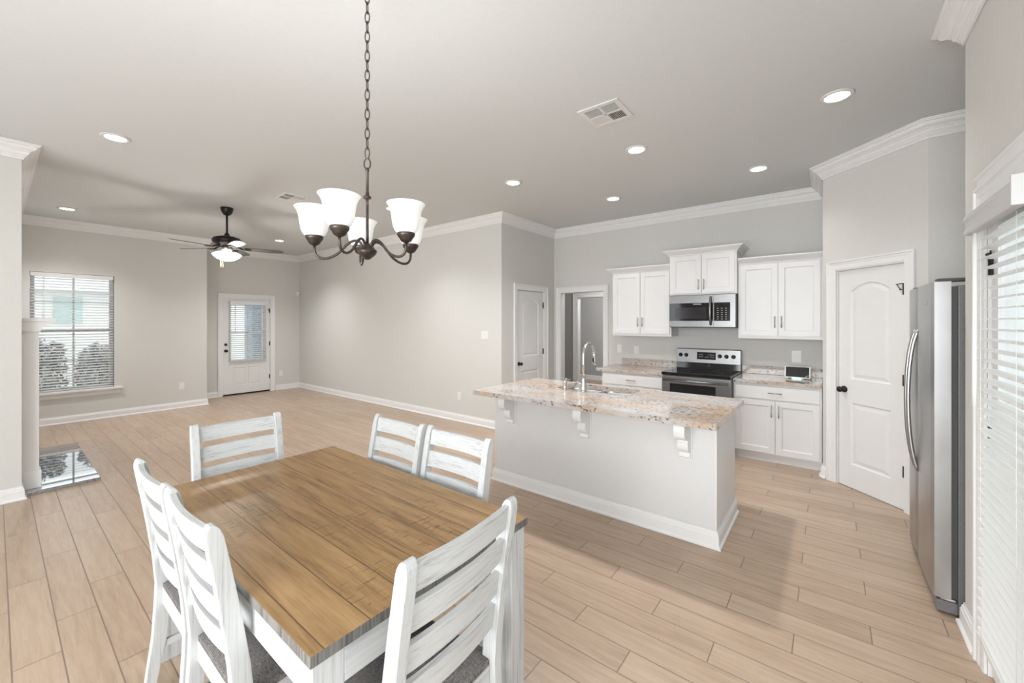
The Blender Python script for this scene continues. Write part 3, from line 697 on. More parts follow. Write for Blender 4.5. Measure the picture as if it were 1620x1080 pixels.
# ------------------------------------------------------------------ dining chairs: facing +y, origin under the seat centre
def post_y(z):
    pts = [(0.0, -0.245), (0.25, -0.205), (0.45, -0.190), (0.60, -0.203), (0.80, -0.233), (1.0, -0.268)]
    for (a, ya), (b, yb) in zip(pts, pts[1:]):
        if z <= b: t = (z - a) / (b - a); return ya + (yb - ya) * t
    return pts[-1][1]
def make_chair(label):
    t = thing('dining_chair', label, 'chair', group='dining chairs around the table')
    for s in (-1, 1):
        # back post and rear leg in one piece, rounded top
        bm = bm_new(); xc, wd = s * 0.203, 0.034
        zs = [0.0, 0.12, 0.25, 0.38, 0.47, 0.58, 0.70, 0.82, 0.93, 0.965, 0.982, 0.993, 1.0]
        dps = [0.030, 0.040, 0.048, 0.052, 0.052, 0.050, 0.047, 0.045, 0.043, 0.041, 0.034, 0.024, 0.010]
        rings = []
        for z, d in zip(zs, dps):
            y = post_y(z); rings.append([bm.verts.new(p) for p in ((xc - wd / 2, y - d / 2, z), (xc + wd / 2, y - d / 2, z), (xc + wd / 2, y + d / 2, z), (xc - wd / 2, y + d / 2, z))])
        for a, b in zip(rings, rings[1:]):
            for k in range(4): bm.faces.new([a[k], a[(k + 1) % 4], b[(k + 1) % 4], b[k]])
        bm.faces.new(rings[0][::-1]); bm.faces.new(rings[-1])
        obj('back_post', bm, 'wash_z', t, bevel=0.003)
    for zt in (0.983, 0.875, 0.767, 0.659):
        bm = bm_new(); zb = zt - 0.076; n = 12; rows = []
        for i in range(n + 1):
            x = -0.190 + 0.380 * i / n; bow = -0.016 * (1 - (x / 0.190) ** 2)
            row = []
            for z, dy in ((zb, -0.008), (zt, -0.008), (zt, 0.010), (zb, 0.010)):
                row.append(bm.verts.new((x, post_y(z) + bow + dy, z)))
            rows.append(row)
        for a, b in zip(rows, rows[1:]):
            for k in range(4): bm.faces.new([a[k], a[(k + 1) % 4], b[(k + 1) % 4], b[k]])
        bm.faces.new(rows[0][::-1]); bm.faces.new(rows[-1])
        obj('back_slat', bm, 'wash_x', t, bevel=0.002)
    for s in (-1, 1):
        bm = bm_new(); x = s * 0.178
        prism(bm, [(x - 0.018, 0.138, 0), (x + 0.018, 0.138, 0), (x + 0.018, 0.174, 0), (x - 0.018, 0.174, 0)], (0, 0, 0.455))
        obj('leg', bm, 'wash_z', t, bevel=0.003)
    bm = bm_new()
    box(bm, (-0.16, 0.146, 0.385), (0.16, 0.166, 0.455)); box(bm, (-0.186, -0.198, 0.385), (0.186, -0.178, 0.455))
    for s in (-1, 1): prism(bm, [(s * 0.203 - 0.009, -0.155, 0.385), (s * 0.203 + 0.009, -0.155, 0.385), (s * 0.181 + 0.009, 0.139, 0.385), (s * 0.181 - 0.009, 0.139, 0.385)], (0, 0, 0.07))
    obj('seat_frame', bm, 'wash_x', t, bevel=0.002)
    bm = bm_new()
    for s in (-1, 1): prism(bm, [(s * 0.198 - 0.008, -0.195, 0.20), (s * 0.198 + 0.008, -0.195, 0.20), (s * 0.179 + 0.008, 0.14, 0.20), (s * 0.179 - 0.008, 0.14, 0.20)], (0, 0, 0.028))
    box(bm, (-0.185, -0.03, 0.202), (0.185, -0.012, 0.226))
    obj('stretcher', bm, 'wash_y', t, bevel=0.002)
    # padded seat
    bm = bm_new(); n = 8; top = []; 
    def P(u, v, z):
        w = 0.182 if v < 0.11 else 0.214 * (1 - v) + 0.190 * v
        return ((2 * u - 1) * w, -0.198 + (0.184 + 0.198) * v, z)
    grid = [[bm.verts.new(P(i / n, j / n, 0.472 + 0.032 * (1 - (2 * i / n - 1) ** 4) * (1 - (2 * j / n - 1) ** 4))) for i in range(n + 1)] for j in range(n + 1)]
    low = [[bm.verts.new(P(i / n, j / n, 0.456)) for i in range(n + 1)] for j in range(n + 1)]
    for j in range(n):
        for i in range(n):
            bm.faces.new([grid[j][i], grid[j][i + 1], grid[j + 1][i + 1], grid[j + 1][i]]).smooth = True
            bm.faces.new([low[j][i], low[j + 1][i], low[j + 1][i + 1], low[j][i + 1]])
    for i in range(n):
        bm.faces.new([grid[0][i], low[0][i], low[0][i + 1], grid[0][i + 1]]); bm.faces.new([grid[n][i], grid[n][i + 1], low[n][i + 1], low[n][i]])
        bm.faces.new([grid[i][0], grid[i + 1][0], low[i + 1][0], low[i][0]]); bm.faces.new([grid[i][n], low[i][n], low[i + 1][n], grid[i + 1][n]])
    obj('seat_cushion', bm, 'fabric', t, bevel=0.003)
    return t
ch = make_chair('whitewashed ladder back chair at the near right table end, closest to viewer')
ch.location = (-1.043, 0.782, 0); ch.rotation_euler = (0, 0, R(90 + 2.5))
for x, y, rz, lab in ((-2.395, 0.852, -92, 'whitewashed ladder back chair at the far table end facing the viewer'),
                      (-1.923, 1.155, 180, 'whitewashed chair on the island side of the table, nearer the far table end'),
                      (-1.466, 1.172, 180, 'whitewashed chair on the island side of the table, directly before the island'),
                      (-1.985, 0.628, 0, 'whitewashed chair on the left side of the table, nearest the hearth'),
                      (-1.525, 0.630, 0, 'whitewashed chair at the table front, between near corner and hearth side chair')):
    dup(ch, (x, y, 0), R(rz), lab, 'dining chairs around the table')

# ------------------------------------------------------------------ chandelier
def pl(name, parent, loc, watts, r=0.03, col=(1, 0.975, 0.94)):
    l = bpy.data.lights.new(name, 'POINT'); l.energy = watts; l.shadow_soft_size = r; l.color = col
    o = bpy.data.objects.new(name, l); C.objects.link(o); o.location = loc; o.parent = parent; return o
CH = (-1.615, 1.022)
cd = thing('chandelier', 'bronze five arm chandelier with white bell glass shades over the table', 'chandelier', (CH[0], CH[1], 0))
bm = bm_new()
lathe(bm, [(0.004, 1.826), (0.014, 1.830), (0.025, 1.840), (0.036, 1.850), (0.041, 1.861), (0.041, 1.868), (0.034, 1.873), (0.030, 1.880), (0.012, 1.898)], 24); obj('hub', bm, 'bronze', cd)
bm = bm_new()
lathe(bm, [(0.007, 1.895), (0.0065, 1.96), (0.006, 2.06), (0.007, 2.094), (0.018, 2.098), (0.018, 2.106), (0.009, 2.110), (0.0065, 2.13), (0.0065, 2.217), (0.009, 2.221), (0.008, 2.229), (0.004, 2.235)], 16); obj('stem', bm, 'bronze', cd)
bm = bm_new(); z = 2.295; k = 0
def link(bm, zc, hl, hw, r, ang):
    pts = []
    for i in range(16):
        a = 2 * PI * i / 16; x = hw * math.cos(a); zz = hl * math.sin(a); pts.append((x * math.cos(ang), x * math.sin(ang), zc + zz))
    tube(bm, pts, r, 6, closed=True)
link(bm, 2.252, 0.024, 0.014, 0.0034, R(38)); z = 2.300
while z < CZ - 0.05:
    link(bm, z, 0.027, 0.0095, 0.0024, R(38) if k % 2 == 0 else R(128)); z += 0.043; k += 1
obj('chain', bm, 'bronze', cd)
bm = bm_new(); lathe(bm, [(0.006, CZ - 0.055), (0.03, CZ - 0.045), (0.06, CZ - 0.02), (0.064, CZ - 0.001)], 24); obj('canopy', bm, 'bronze', cd)
for k in range(5):
    a = R(38.0 - 98 + 72 * k); dx, dy = math.cos(a), math.sin(a)
    def q(r, z): return (dx * r, dy * r, z)
    bm = bm_new()
    path = bez(q(0.020, 1.876), q(0.026, 1.925), q(0.066, 1.920), q(0.102, 1.872), 10) + bez(q(0.102, 1.872), q(0.140, 1.822), q(0.218, 1.805), q(0.220, 1.868), 12)[1:] + [Vector(q(0.220, 1.885))]
    tube(bm, path, 0.0058, 8); obj('arm', bm, 'bronze', cd)
    c = (dx * 0.22, dy * 0.22, 0)
    bm = bm_new(); lathe(bm, [(0.009, 1.882), (0.022, 1.890), (0.027, 1.899), (0.030, 1.904), (0.034, 1.909), (0.037, 1.915), (0.037, 1.923), (0.033, 1.926)], 20, c); obj('socket_cup', bm, 'bronze', cd)
    sp_ = [(0.034, 1.9225), (0.045, 1.932), (0.053, 1.950), (0.057, 1.972), (0.060, 1.994), (0.063, 2.012), (0.069, 2.030), (0.077, 2.042), (0.080, 2.046)]
    bm = bm_new(); lathe_open(bm, sp_ + [(r - 0.003, z - 0.001) for r, z in sp_[::-1]], 28, c)
    obj('glass_shade', bm, 'shade', cd, fix=True)
    pl('bulb_light', cd, (c[0], c[1], 1.985), 1.2, 0.025)

# ------------------------------------------------------------------ ceiling fan
FX, FY = -6.444, 1.952
fan = thing('ceiling_fan', 'dark bronze ceiling fan with lit white glass bowl over the living room', 'ceiling fan', (FX, FY, 0))
bm = bm_new(); lathe(bm, [(0.020, 2.995), (0.045, 3.01), (0.062, 3.04), (0.072, 3.075), (0.075, CZ - 0.001)], 24); obj('canopy', bm, 'fan_dark', fan)
bm = bm_new(); lathe(bm, [(0.013, 2.70), (0.013, 3.0)], 12); obj('downrod', bm, 'fan_dark', fan)
bm = bm_new(); lathe(bm, [(0.022, 2.755), (0.030, 2.735), (0.032, 2.72), (0.075, 2.712), (0.150, 2.690), (0.172, 2.660), (0.165, 2.630), (0.120, 2.600), (0.085, 2.585), (0.060, 2.570)], 32); obj('motor_housing', bm, 'fan_dark', fan)
bm = bm_new(); lathe(bm, [(0.070, 2.575), (0.070, 2.530), (0.055, 2.515), (0.045, 2.500)], 24); obj('switch_housing', bm, 'nickel', fan)
for k in range(5):
    a = R(38.0 - 113 + 72 * k); ca, sa = math.cos(a), math.sin(a)
    bl = bpy.data.objects.new('blade_tmp', None)
    bm = bm_new(); n = 10; hw = [0.050, 0.058, 0.062, 0.065, 0.067, 0.068, 0.068, 0.066, 0.058, 0.035]; up = []; lo = []
    tl = R(-11); pts_u, pts_d = [], []
    for i in range(n):
        r = 0.20 + 0.46 * i / (n - 1)
        if i == n - 1: r = 0.662
        for s, P_ in ((1, pts_u), (-1, pts_d)): P_.append((r, s * hw[i] * math.cos(tl), s * hw[i] * math.sin(tl)))
    ol = pts_u + pts_d[::-1]
    prism(bm, [(x, y, z - 0.003) for x, y, z in ol], (0, 0, 0.006))
    bmesh.ops.triangulate(bm, faces=[f for f in bm.faces if len(f.verts) > 4])
    b = obj('blade', bm, 'blade', fan, loc=(0, 0, 2.555), rotz=a)
    bm = bm_new(); tube(bm, [(0.09, 0, 0.035), (0.14, 0, 0.012), (0.19, 0, -0.010)], 0.012, 8); box(bm, (0.175, -0.035, -0.012), (0.27, 0.035, -0.007)); obj('blade_bracket', bm, 'fan_dark', b)
bm = bm_new(); lathe(bm, [(0.072, 2.505), (0.125, 2.492), (0.165, 2.470), (0.170, 2.462), (0.150, 2.438), (0.118, 2.412), (0.080, 2.392), (0.035, 2.380), (0.006, 2.377)], 32); obj('light_bowl', bm, 'bowl', fan)
bm = bm_new(); tube(bm, [(0.03, -0.06, 2.51), (0.032, -0.062, 2.30)], 0.0022, 6); lathe(bm, [(0.003, 2.33), (0.007, 2.325), (0.008, 2.30), (0.004, 2.285)], 10, (0.032, -0.062, 0)); obj('pull_chain', bm, 'brass', fan)
bm = bm_new(); tube(bm, [(-0.02, -0.065, 2.51), (-0.022, -0.067, 2.33)], 0.0022, 6); lathe(bm, [(0.003, 2.335), (0.007, 2.33), (0.008, 2.305), (0.004, 2.29)], 10, (-0.022, -0.067, 0)); obj('pull_chain', bm, 'brass', fan)
pl('bulb_light', fan, (0, 0, 2.33), 26, 0.08)

# ------------------------------------------------------------------ recessed lights
def spot(name, parent, loc, watts):
    l = bpy.data.lights.new(name, 'SPOT'); l.energy = watts; l.spot_size = R(128); l.spot_blend = 1.0; l.shadow_soft_size = 0.06; l.color = (1, 0.995, 0.98)
    o = bpy.data.objects.new(name, l); C.objects.link(o); o.location = loc; o.parent = parent; return o
RL = [(0.046, 3.56, 'recessed ceiling light nearest the refrigerator wall', 30), (-1.359, 3.555, 'recessed ceiling light beside the large ceiling vent', 95), (-2.761, 3.555, 'recessed ceiling light above the island sink end', 84),
      (-2.129, 4.785, 'recessed ceiling light before the left upper cabinet', 23), (-0.557, 4.756, 'recessed ceiling light before the right upper cabinet', 21),
      (-4.72, 0.63, 'large looking recessed ceiling light at upper left of the photo', 8), (-8.2, 0.62, 'small looking recessed ceiling light over the living room window', 95),
      (-8.22, 3.34, 'recessed ceiling light right of the ceiling fan', 108), (-4.70, 3.35, 'recessed ceiling light partly behind the right chandelier shades', 82)]
for x, y, lab, wt in RL:
    t = thing('recessed_light', lab, 'ceiling light', (x, y, CZ), group='recessed ceiling lights')
    bm = bm_new(); lathe_open(bm, [(0.068, -0.004), (0.072, -0.010), (0.090, -0.008), (0.098, -0.001), (0.068, -0.001), (0.068, -0.004)], 32); obj('trim_ring', bm, 'vent', t)
    bm = bm_new(); lathe(bm, [(0.002, -0.006), (0.067, -0.006), (0.067, -0.002), (0.002, -0.002)], 32); obj('lamp_lens', bm, 'lens', t)
    spot('lamp_light', t, (0, 0, -0.03), wt)

# ------------------------------------------------------------------ ceiling vents
def vent(x, y, sx, sy, label):
    t = thing('ceiling_vent', label, 'air vent', (x, y, CZ), group='ceiling vents')
    bm = bm_new(); ax, ay = sx / 2, sy / 2; fx, fy = ax - 0.035, ay - 0.035
    for a, b in (((-ax, -ay), (ax, -fy)), ((-ax, fy), (ax, ay)), ((-ax, -fy), (-fx, fy)), ((fx, -fy), (ax, fy)), ((-0.008, -fy), (0.008, fy)), ((-fx, -0.008), (fx, 0.008))): box(bm, (*a, -0.008), (*b, -0.0005))
    obj('frame', bm, 'vent', t, bevel=0.001)
    bx('vent_opening', (-fx, -fy, -0.0015), (fx, fy, -0.0006), 'slot', t)
    for qx, qy, along, tone in ((-1, -1, 'x', 'louver'), (1, -1, 'x', 'louver'), (1, 1, 'y', 'louver'), (-1, 1, 'y', 'louver')):
        bm = bm_new(); x0, x1 = sorted((qx * 0.008, qx * fx)); y0, y1 = sorted((qy * 0.008, qy * fy)); n = 8
        for i in range(n):
            tt = (i + 0.5) / n
            if along == 'x':
                yy = y0 + (y1 - y0) * tt; d = -0.004; prism(bm, [(x0, yy - 0.004 - d, -0.0017), (x0, yy - 0.002 - d, -0.0017), (x0, yy + 0.004 + d, -0.0075), (x0, yy + 0.002 + d, -0.0075)], (x1 - x0, 0, 0))
            else:
                xx = x0 + (x1 - x0) * tt; d = -0.003 if qx > 0 else -0.011; prism(bm, [(xx - 0.004 - d, y0, -0.0017), (xx - 0.002 - d, y0, -0.0017), (xx + 0.004 + d, y0, -0.0075), (xx + 0.002 + d, y0, -0.0075)], (0, y1 - y0, 0))
        obj('louver_bank', bm, 'vent', t)
vent(-1.305, 2.805, 0.31, 0.31, 'square white ceiling vent over the front of the island')
vent(-5.262, 2.286, 0.31, 0.31, 'small looking ceiling vent left of the chandelier shades')

# ------------------------------------------------------------------ island
IX0, IX1, IY0, IY1, IZ = -2.595, -0.607, 3.05, 3.74, 0.875
isl = thing('kitchen_island', 'pale grey kitchen island body with white corbels and baseboard', 'kitchen island', ((IX0 + IX1) / 2, (IY0 + IY1) / 2, 0))
ihx, ihy = (IX1 - IX0) / 2, (IY1 - IY0) / 2
bm = bm_new(); box(bm, (-ihx, -ihy, 0.0), (ihx, ihy - 0.62, IZ)); box(bm, (-ihx, ihy - 0.62, 0.0), (-ihx + 0.09, ihy, IZ)); box(bm, (ihx - 0.09, ihy - 0.62, 0.0), (ihx - 0.004, ihy, IZ))
obj('island_body', bm, 'island', isl)
bm = bm_new(); box(bm, (-ihx + 0.092, ihy - 0.05, 0.09), (ihx - 0.092, ihy - 0.031, IZ - 0.012)); box(bm, (-ihx + 0.092, ihy - 0.08, 0.0), (ihx - 0.092, ihy - 0.06, 0.09)); obj('cabinet_front', bm, 'cab', isl)
n_ = 4
for i in range(n_):
    w0 = -ihx + 0.11 + i * (2 * ihx - 0.22) / n_; w1 = w0 + (2 * ihx - 0.22) / n_ - 0.006
    bx('door', (w0, ihy - 0.03, 0.11), (w1, ihy - 0.012, IZ - 0.03), 'cab', isl, bevel=0.002)
def ring_base(parent, hx_, hy_):
    path = [(-hx_, hy_), (-hx_, -hy_), (hx_, -hy_), (hx_, hy_)]
    P2 = [Vector((*p, 0)) for p in path]; bm = bm_new()
    prof = [(o, z) for o, z in base]
    # outward normals on the right-hand side of travel
    mit = []
    for i in range(4):
        d0 = (P2[i] - P2[i - 1]).normalized() if i > 0 else None; d1 = (P2[i + 1] - P2[i]).normalized() if i < 3 else None
        d0 = d0 or d1; d1 = d1 or d0
        n0 = Vector((d0.y, -d0.x, 0)); n1 = Vector((d1.y, -d1.x, 0)); mit.append((n0 + n1) / (1 + n0.dot(n1)))
    for i in range(3):
        A = [bm.verts.new(P2[i] - mit[i] * o + Vector((0, 0, z))) if False else bm.verts.new(P2[i] + mit[i] * o + Vector((0, 0, z))) for o, z in prof]
        B = [bm.verts.new(P2[i + 1] + mit[i + 1] * o + Vector((0, 0, z))) for o, z in prof]; k = len(prof)
        for j in range(k): bm.faces.new([A[j], A[(j + 1) % k], B[(j + 1) % k], B[j]])
        bm.faces.new(A[::-1]); bm.faces.new(B)
    return obj('baseboard', bm, 'trim', parent)
bx('end_panel', (ihx - 0.0038, -ihy - 0.003, 0.0), (ihx + 0.004, ihy, IZ), 'trim', isl, bevel=0.001)
ring_base(isl, ihx + 0.004, ihy + 0.003)
for xr in (-2.338, -1.556, -0.768):
    bm = bm_new(); x0 = xr - 0.072 - isl.location.x; x1 = xr - isl.location.x; yb = -ihy - 0.0; zt = IZ
    def cp(d, z): return (yb - d, z)
    prof = [(0.0, zt), (0.205, zt), (0.205, zt - 0.012), (0.192, zt - 0.022), (0.178, zt - 0.026), (0.172, zt - 0.040)]
    for i in range(9):
        a = PI * 0.5 * i / 8 ; prof.append((0.120 + 0.058 * math.cos(a * 1.15), zt - 0.075 - 0.066 * math.sin(a * 1.15)))
    prof += [(0.088, zt - 0.150), (0.088, zt - 0.162), (0.096, zt - 0.168)]
    for i in range(8):
        a = PI * 0.5 * i / 7; prof.append((0.044 + 0.052 * math.cos(a), zt - 0.172 - 0.070 * math.sin(a)))
    prof += [(0.040, zt - 0.256), (0.046, zt - 0.264), (0.046, zt - 0.276), (0.034, zt - 0.286), (0.022, zt - 0.290), (0.0, zt - 0.290)]
    prism(bm, [(x0, yb - d, z) for d, z in prof], (x1 - x0, 0, 0), cap=False)
    for xx in (x0, x1):
        lp = [[Vector((d, z, 0)) for d, z in prof]]; vs = [bm.verts.new((xx, yb - d, z)) for d, z in prof]
        for tri in tessellate_polygon(lp):
            try: bm.faces.new([vs[i] for i in tri])
            except ValueError: pass
    bmesh.ops.remove_doubles(bm, verts=bm.verts[:], dist=1e-5)
    box(bm, (x0 - 0.007, yb - 0.010, zt - 0.300), (x1 + 0.007, yb - 0.0005, zt))
    obj('corbel', bm, 'trim', isl)
# top with a real cut-out for the sink
SX0, SX1, SY0, SY1 = -2.085, -1.365, 3.345, 3.715
CT0 = (-2.625, 2.75); CT1 = (-0.545, 3.80)
ct = thing('island_countertop', 'long speckled beige granite countertop on the island', 'countertop', ((CT0[0] + CT1[0]) / 2, (CT0[1] + CT1[1]) / 2, IZ))
ox, oy = ct.location.x, ct.location.y
def rrect(x0, y0, x1, y1, r, n=5):
    o = []
    for cx_, cy_, a0 in ((x1 - r, y1 - r, 0), (x0 + r, y1 - r, 90), (x0 + r, y0 + r, 180), (x1 - r, y0 + r, 270)):
        for i in range(n + 1): a = R(a0 + 90 * i / n); o.append((cx_ + r * math.cos(a), cy_ + r * math.sin(a)))
    return o
outl = rrect(CT0[0] - ox, CT0[1] - oy, CT1[0] - ox, CT1[1] - oy, 0.02, 4); hole = rrect(SX0 - ox, SY0 - oy, SX1 - ox, SY1 - oy, 0.06, 5)
bm = bm_new(); T = 0.04
loops = [[Vector((x, y, 0)) for x, y in outl], [Vector((x, y, 0)) for x, y in hole]]; flat = outl + hole
tv = [bm.verts.new((x, y, T)) for x, y in flat]; bv = [bm.verts.new((x, y, 0.0)) for x, y in flat]
for tri in tessellate_polygon(loops):
    bm.faces.new([tv[i] for i in tri]); bm.faces.new([bv[i] for i in tri][::-1])
no = len(outl)
for rng in (range(no), range(no, len(flat))):
    idx = list(rng)
    for i, a in enumerate(idx):
        b = idx[(i + 1) % len(idx)]; bm.faces.new([tv[a], tv[b], bv[b], bv[a]])
obj('countertop_slab', bm, 'granite', ct)
sk = thing('sink', 'double bowl stainless undermount sink set into the island', 'sink', ((SX0 + SX1) / 2, (SY0 + SY1) / 2, IZ - 0.002))
sw, sd = (SX1 - SX0) / 2, (SY1 - SY0) / 2
for a, b in ((-sw, -0.012), (0.012, sw)):
    bm = bm_new(); top = rrect(a, -sd, b, sd, 0.06, 5); bot = rrect(a + 0.02, -sd + 0.02, b - 0.02, sd - 0.02, 0.05, 5)
    o1 = [bm.verts.new((x, y, 0)) for x, y in top]; o2 = [bm.verts.new((x, y, -0.17)) for x, y in bot]; m_ = len(o1)
    for i in range(m_): bm.faces.new([o1[i], o1[(i + 1) % m_], o2[(i + 1) % m_], o2[i]]).smooth = True
    bm.faces.new(o2)
    obj('bowl', bm, 'sink', sk)
    bm = bm_new(); lathe(bm, [(0.040, -0.169), (0.040, -0.164), (0.012, -0.166)], 18, ((a + b) / 2, 0.0, 0)); obj('drain', bm, 'chrome', sk)
bm = bm_new(); box(bm, (-0.012, -sd + 0.01, -0.012), (0.012, sd - 0.01, -0.002)); obj('divider', bm, 'sink', sk)
TOPZ = IZ + T
fc = thing('faucet', 'tall stainless gooseneck faucet standing on the island', 'faucet', (-1.757, 3.305, TOPZ))
bm = bm_new(); lathe(bm, [(0.031, 0.0), (0.031, 0.006), (0.027, 0.012), (0.026, 0.05), (0.020, 0.11), (0.0145, 0.16)], 24); obj('faucet_base', bm, 'chrome', fc)
bm = bm_new(); path = [(0, 0, 0.155), (0, 0, 0.25), (0, 0, 0.33)]
for i in range(1, 17):
    a = PI * i / 16 * 0.92; path.append((0, 0.105 - 0.105 * math.cos(a), 0.33 + 0.105 * math.sin(a)))
tube(bm, path, 0.0135, 14); obj('gooseneck', bm, 'chrome', fc)
pe = Vector(path[-1]); bm = bm_new(); tube(bm, [pe + Vector((0, 0, 0.005)), pe + Vector((0, 0.006, -0.04)), pe + Vector((0, 0.012, -0.09)), pe + Vector((0, 0.016, -0.125))], 0.016, 14, rad=[0.0145, 0.0155, 0.019, 0.0215]); sh = obj('spray_head', bm, 'chrome', fc)
bm = bm_new(); tube(bm, [pe + Vector((0, -0.012, -0.062)), pe + Vector((0, -0.011, -0.10))], 0.008, 8); obj('spray_button', bm, 'black', sh)
bm = bm_new(); tube(bm, [(-0.02, 0, 0.07), (-0.045, 0, 0.075), (-0.115, 0.012, 0.098)], 0.008, 8, rad=[0.012, 0.010, 0.006]); obj('lever', bm, 'chrome', fc)
sp = thing('soap_dispenser', 'short stainless soap dispenser left of the faucet', 'soap dispenser', (-1.948, 3.30, TOPZ))
bm = bm_new(); lathe(bm, [(0.023, 0.0), (0.023, 0.008), (0.018, 0.014), (0.018, 0.055), (0.021, 0.058), (0.021, 0.085), (0.016, 0.09)], 20); obj('pump_body', bm, 'chrome', sp)
bm = bm_new(); tube(bm, [(0, 0, 0.088), (0.005, 0.03, 0.094), (0.01, 0.085, 0.086)], 0.008, 8, rad=[0.012, 0.009, 0.006]); obj('spout', bm, 'chrome', sp)

# ------------------------------------------------------------------ kitchen cabinets
KW = 5.888
def bar_pull(parent, x, y, z, ln=0.13, vertical=True):
    bm = bm_new(); r = 0.0055; o = 0.028; h = ln / 2
    if vertical:
        tube(bm, [(x, y - o, z - h), (x, y - o, z + h)], r, 10)
        for s in (-1, 1): tube(bm, [(x, y, z + s * h * 0.75), (x, y - o, z + s * h * 0.75)], 0.0045, 8)
    else:
        tube(bm, [(x - h, y - o, z), (x + h, y - o, z)], r, 10)
        for s in (-1, 1): tube(bm, [(x + s * h * 0.75, y, z), (x + s * h * 0.75, y - o, z)], 0.0045, 8)
    return obj('handle', bm, 'nickel', parent)
def shaker(parent, x0, x1, z0, z1, y, name='door', fr=0.058):
    bm = bm_new()
    vs = panel_face(bm, [(x0, z0), (x1, z0), (x1, z1), (x0, z1)], [[(x0 + fr, z0 + fr), (x1 - fr, z0 + fr), (x1 - fr, z1 - fr), (x0 + fr, z1 - fr)]], y, ((0.003, 0.009), (0.012, 0.011)))
    b = [bm.verts.new((v.co.x, y + 0.019, v.co.z)) for v in vs]
    for i in range(4): bm.faces.new([vs[i], vs[(i + 1) % 4], b[(i + 1) % 4], b[i]])
    bm.faces.new(b)
    return obj(name, bm, 'cab', parent)
def cab_crown(parent, x0, x1, yf, yb, z, left=True, right=True, h=0.075, p=0.072):
    prof = [(0.0, z), (0.010, z), (0.012, z + 0.012), (0.022, z + 0.022), (0.040, z + 0.038), (0.058, z + 0.052), (0.062, z + 0.060), (p, z + 0.062), (p, z + h), (0.0, z + h)]
    path = [(x0, yb), (x0, yf), (x1, yf), (x1, yb)]
    if not left: path = path[1:]
    if not right: path = path[:-1]
    P2 = [Vector((*q, 0)) for q in path]; n = len(P2); mit = []
    for i in range(n):
        d0 = (P2[i] - P2[i - 1]).normalized() if i > 0 else None; d1 = (P2[i + 1] - P2[i]).normalized() if i < n - 1 else None
        d0 = d0 or d1; d1 = d1 or d0; n0 = Vector((d0.y, -d0.x, 0)); n1 = Vector((d1.y, -d1.x, 0)); mit.append((n0 + n1) / (1 + n0.dot(n1)))
    bm = bm_new(); k = len(prof)
    for i in range(n - 1):
        A = [bm.verts.new(P2[i] + mit[i] * o + Vector((0, 0, zz))) for o, zz in prof]; B = [bm.verts.new(P2[i + 1] + mit[i + 1] * o + Vector((0, 0, zz))) for o, zz in prof]
        for j in range(k): bm.faces.new([A[j], A[(j + 1) % k], B[(j + 1) % k], B[j]])
        bm.faces.new(A[::-1]); bm.faces.new(B)
    box(bm, (x0, yf, z + h - 0.01), (x1, yb, z + h))
    return obj('crown_moulding', bm, 'cab', parent)
def upper(label, x0, x1, yf, z0, z1, left=True, right=True, pull_z=0.16, rail=0.035, ch_=0.075):
    xc = (x0 + x1) / 2; t = thing('upper_cabinet', label, 'cabinet', (xc, KW - 0.002, 0), group='white upper kitchen cabinets')
    a, b, f, bk = x0 - xc, x1 - xc, yf - t.location.y, 0.0
    bx('carcass', (a, f, z0), (b, bk, z1), 'cab', t, bevel=0.001)
    dz0, dz1 = z0 + rail, z1 - 0.012
    for s in (-1, 1):
        d = shaker(t, *( (a + 0.020, -0.003) if s < 0 else (0.003, b - 0.020)), dz0, dz1, f - 0.020)
        bar_pull(d, s * 0.032, f - 0.020, dz0 + pull_z)
    cab_crown(t, a, b, f, bk, z1 - 0.002, left, right, ch_)
    return t
upper('white upper cabinet left of the microwave beside the hall opening', -2.480, -1.650, 5.560, 1.355, 2.245, True, False)
upper('white raised upper cabinet above the microwave', -1.645, -0.866, 5.480, 1.895, 2.405, True, True, pull_z=0.105, rail=0.022, ch_=0.075)
upper('white upper cabinet right of the microwave next to the pantry', -0.862, -0.049, 5.560, 1.355, 2.240, False, False)
def base_cab(label, x0, x1, yf, dr=True):
    xc = (x0 + x1) / 2; t = thing('base_cabinet', label, 'cabinet', (xc, KW - 0.002, 0), group='white base kitchen cabinets')
    a, b, f = x0 - xc, x1 - xc, yf - t.location.y
    bm = bm_new(); box(bm, (a, f, 0.085), (b, 0, 0.864)); obj('carcass', bm, 'cab', t, bevel=0.001)
    bx('toe_kick', (a, f + 0.03, 0.0), (b, f + 0.05, 0.085), 'cab', t)
    d = bx('drawer', (a + 0.02, f - 0.019, 0.700), (b - 0.02, f, 0.838), 'cab', t, bevel=0.002); bar_pull(d, 0.0, f - 0.019, 0.770, 0.13, False)
    for s in (-1, 1):
        d = shaker(t, *((a + 0.020, -0.003) if s < 0 else (0.003, b - 0.020)), 0.105, 0.682, f - 0.020); bar_pull(d, s * 0.034, f - 0.020, 0.575)
    return t
base_cab('white base cabinet left of the range behind the faucet', -2.508, -1.655, 5.27)
base_cab('white base cabinet between the range and the pantry door', -0.866, -0.052, 5.27)
def counter(label, x0, x1, yf, bx0, bx1):
    xc = (x0 + x1) / 2; t = thing('countertop', label, 'countertop', (xc, KW - 0.002, 0.865))
    bx('countertop_slab', (x0 - xc, yf - t.location.y, 0), (x1 - xc, 0, 0.04), 'granite', t, bevel=0.004)
    bx('backsplash', (bx0 - xc, -0.02, 0.0405), (bx1 - xc, 0, 0.142), 'granite', t, bevel=0.002)
    return t
counter('short beige granite counter left of the range', -2.580, -1.655, 5.225, -2.47, -1.655)
counter('grey beige granite counter right of the range holding the tablet', -0.866, -0.050, 5.225, -0.866, -0.050)

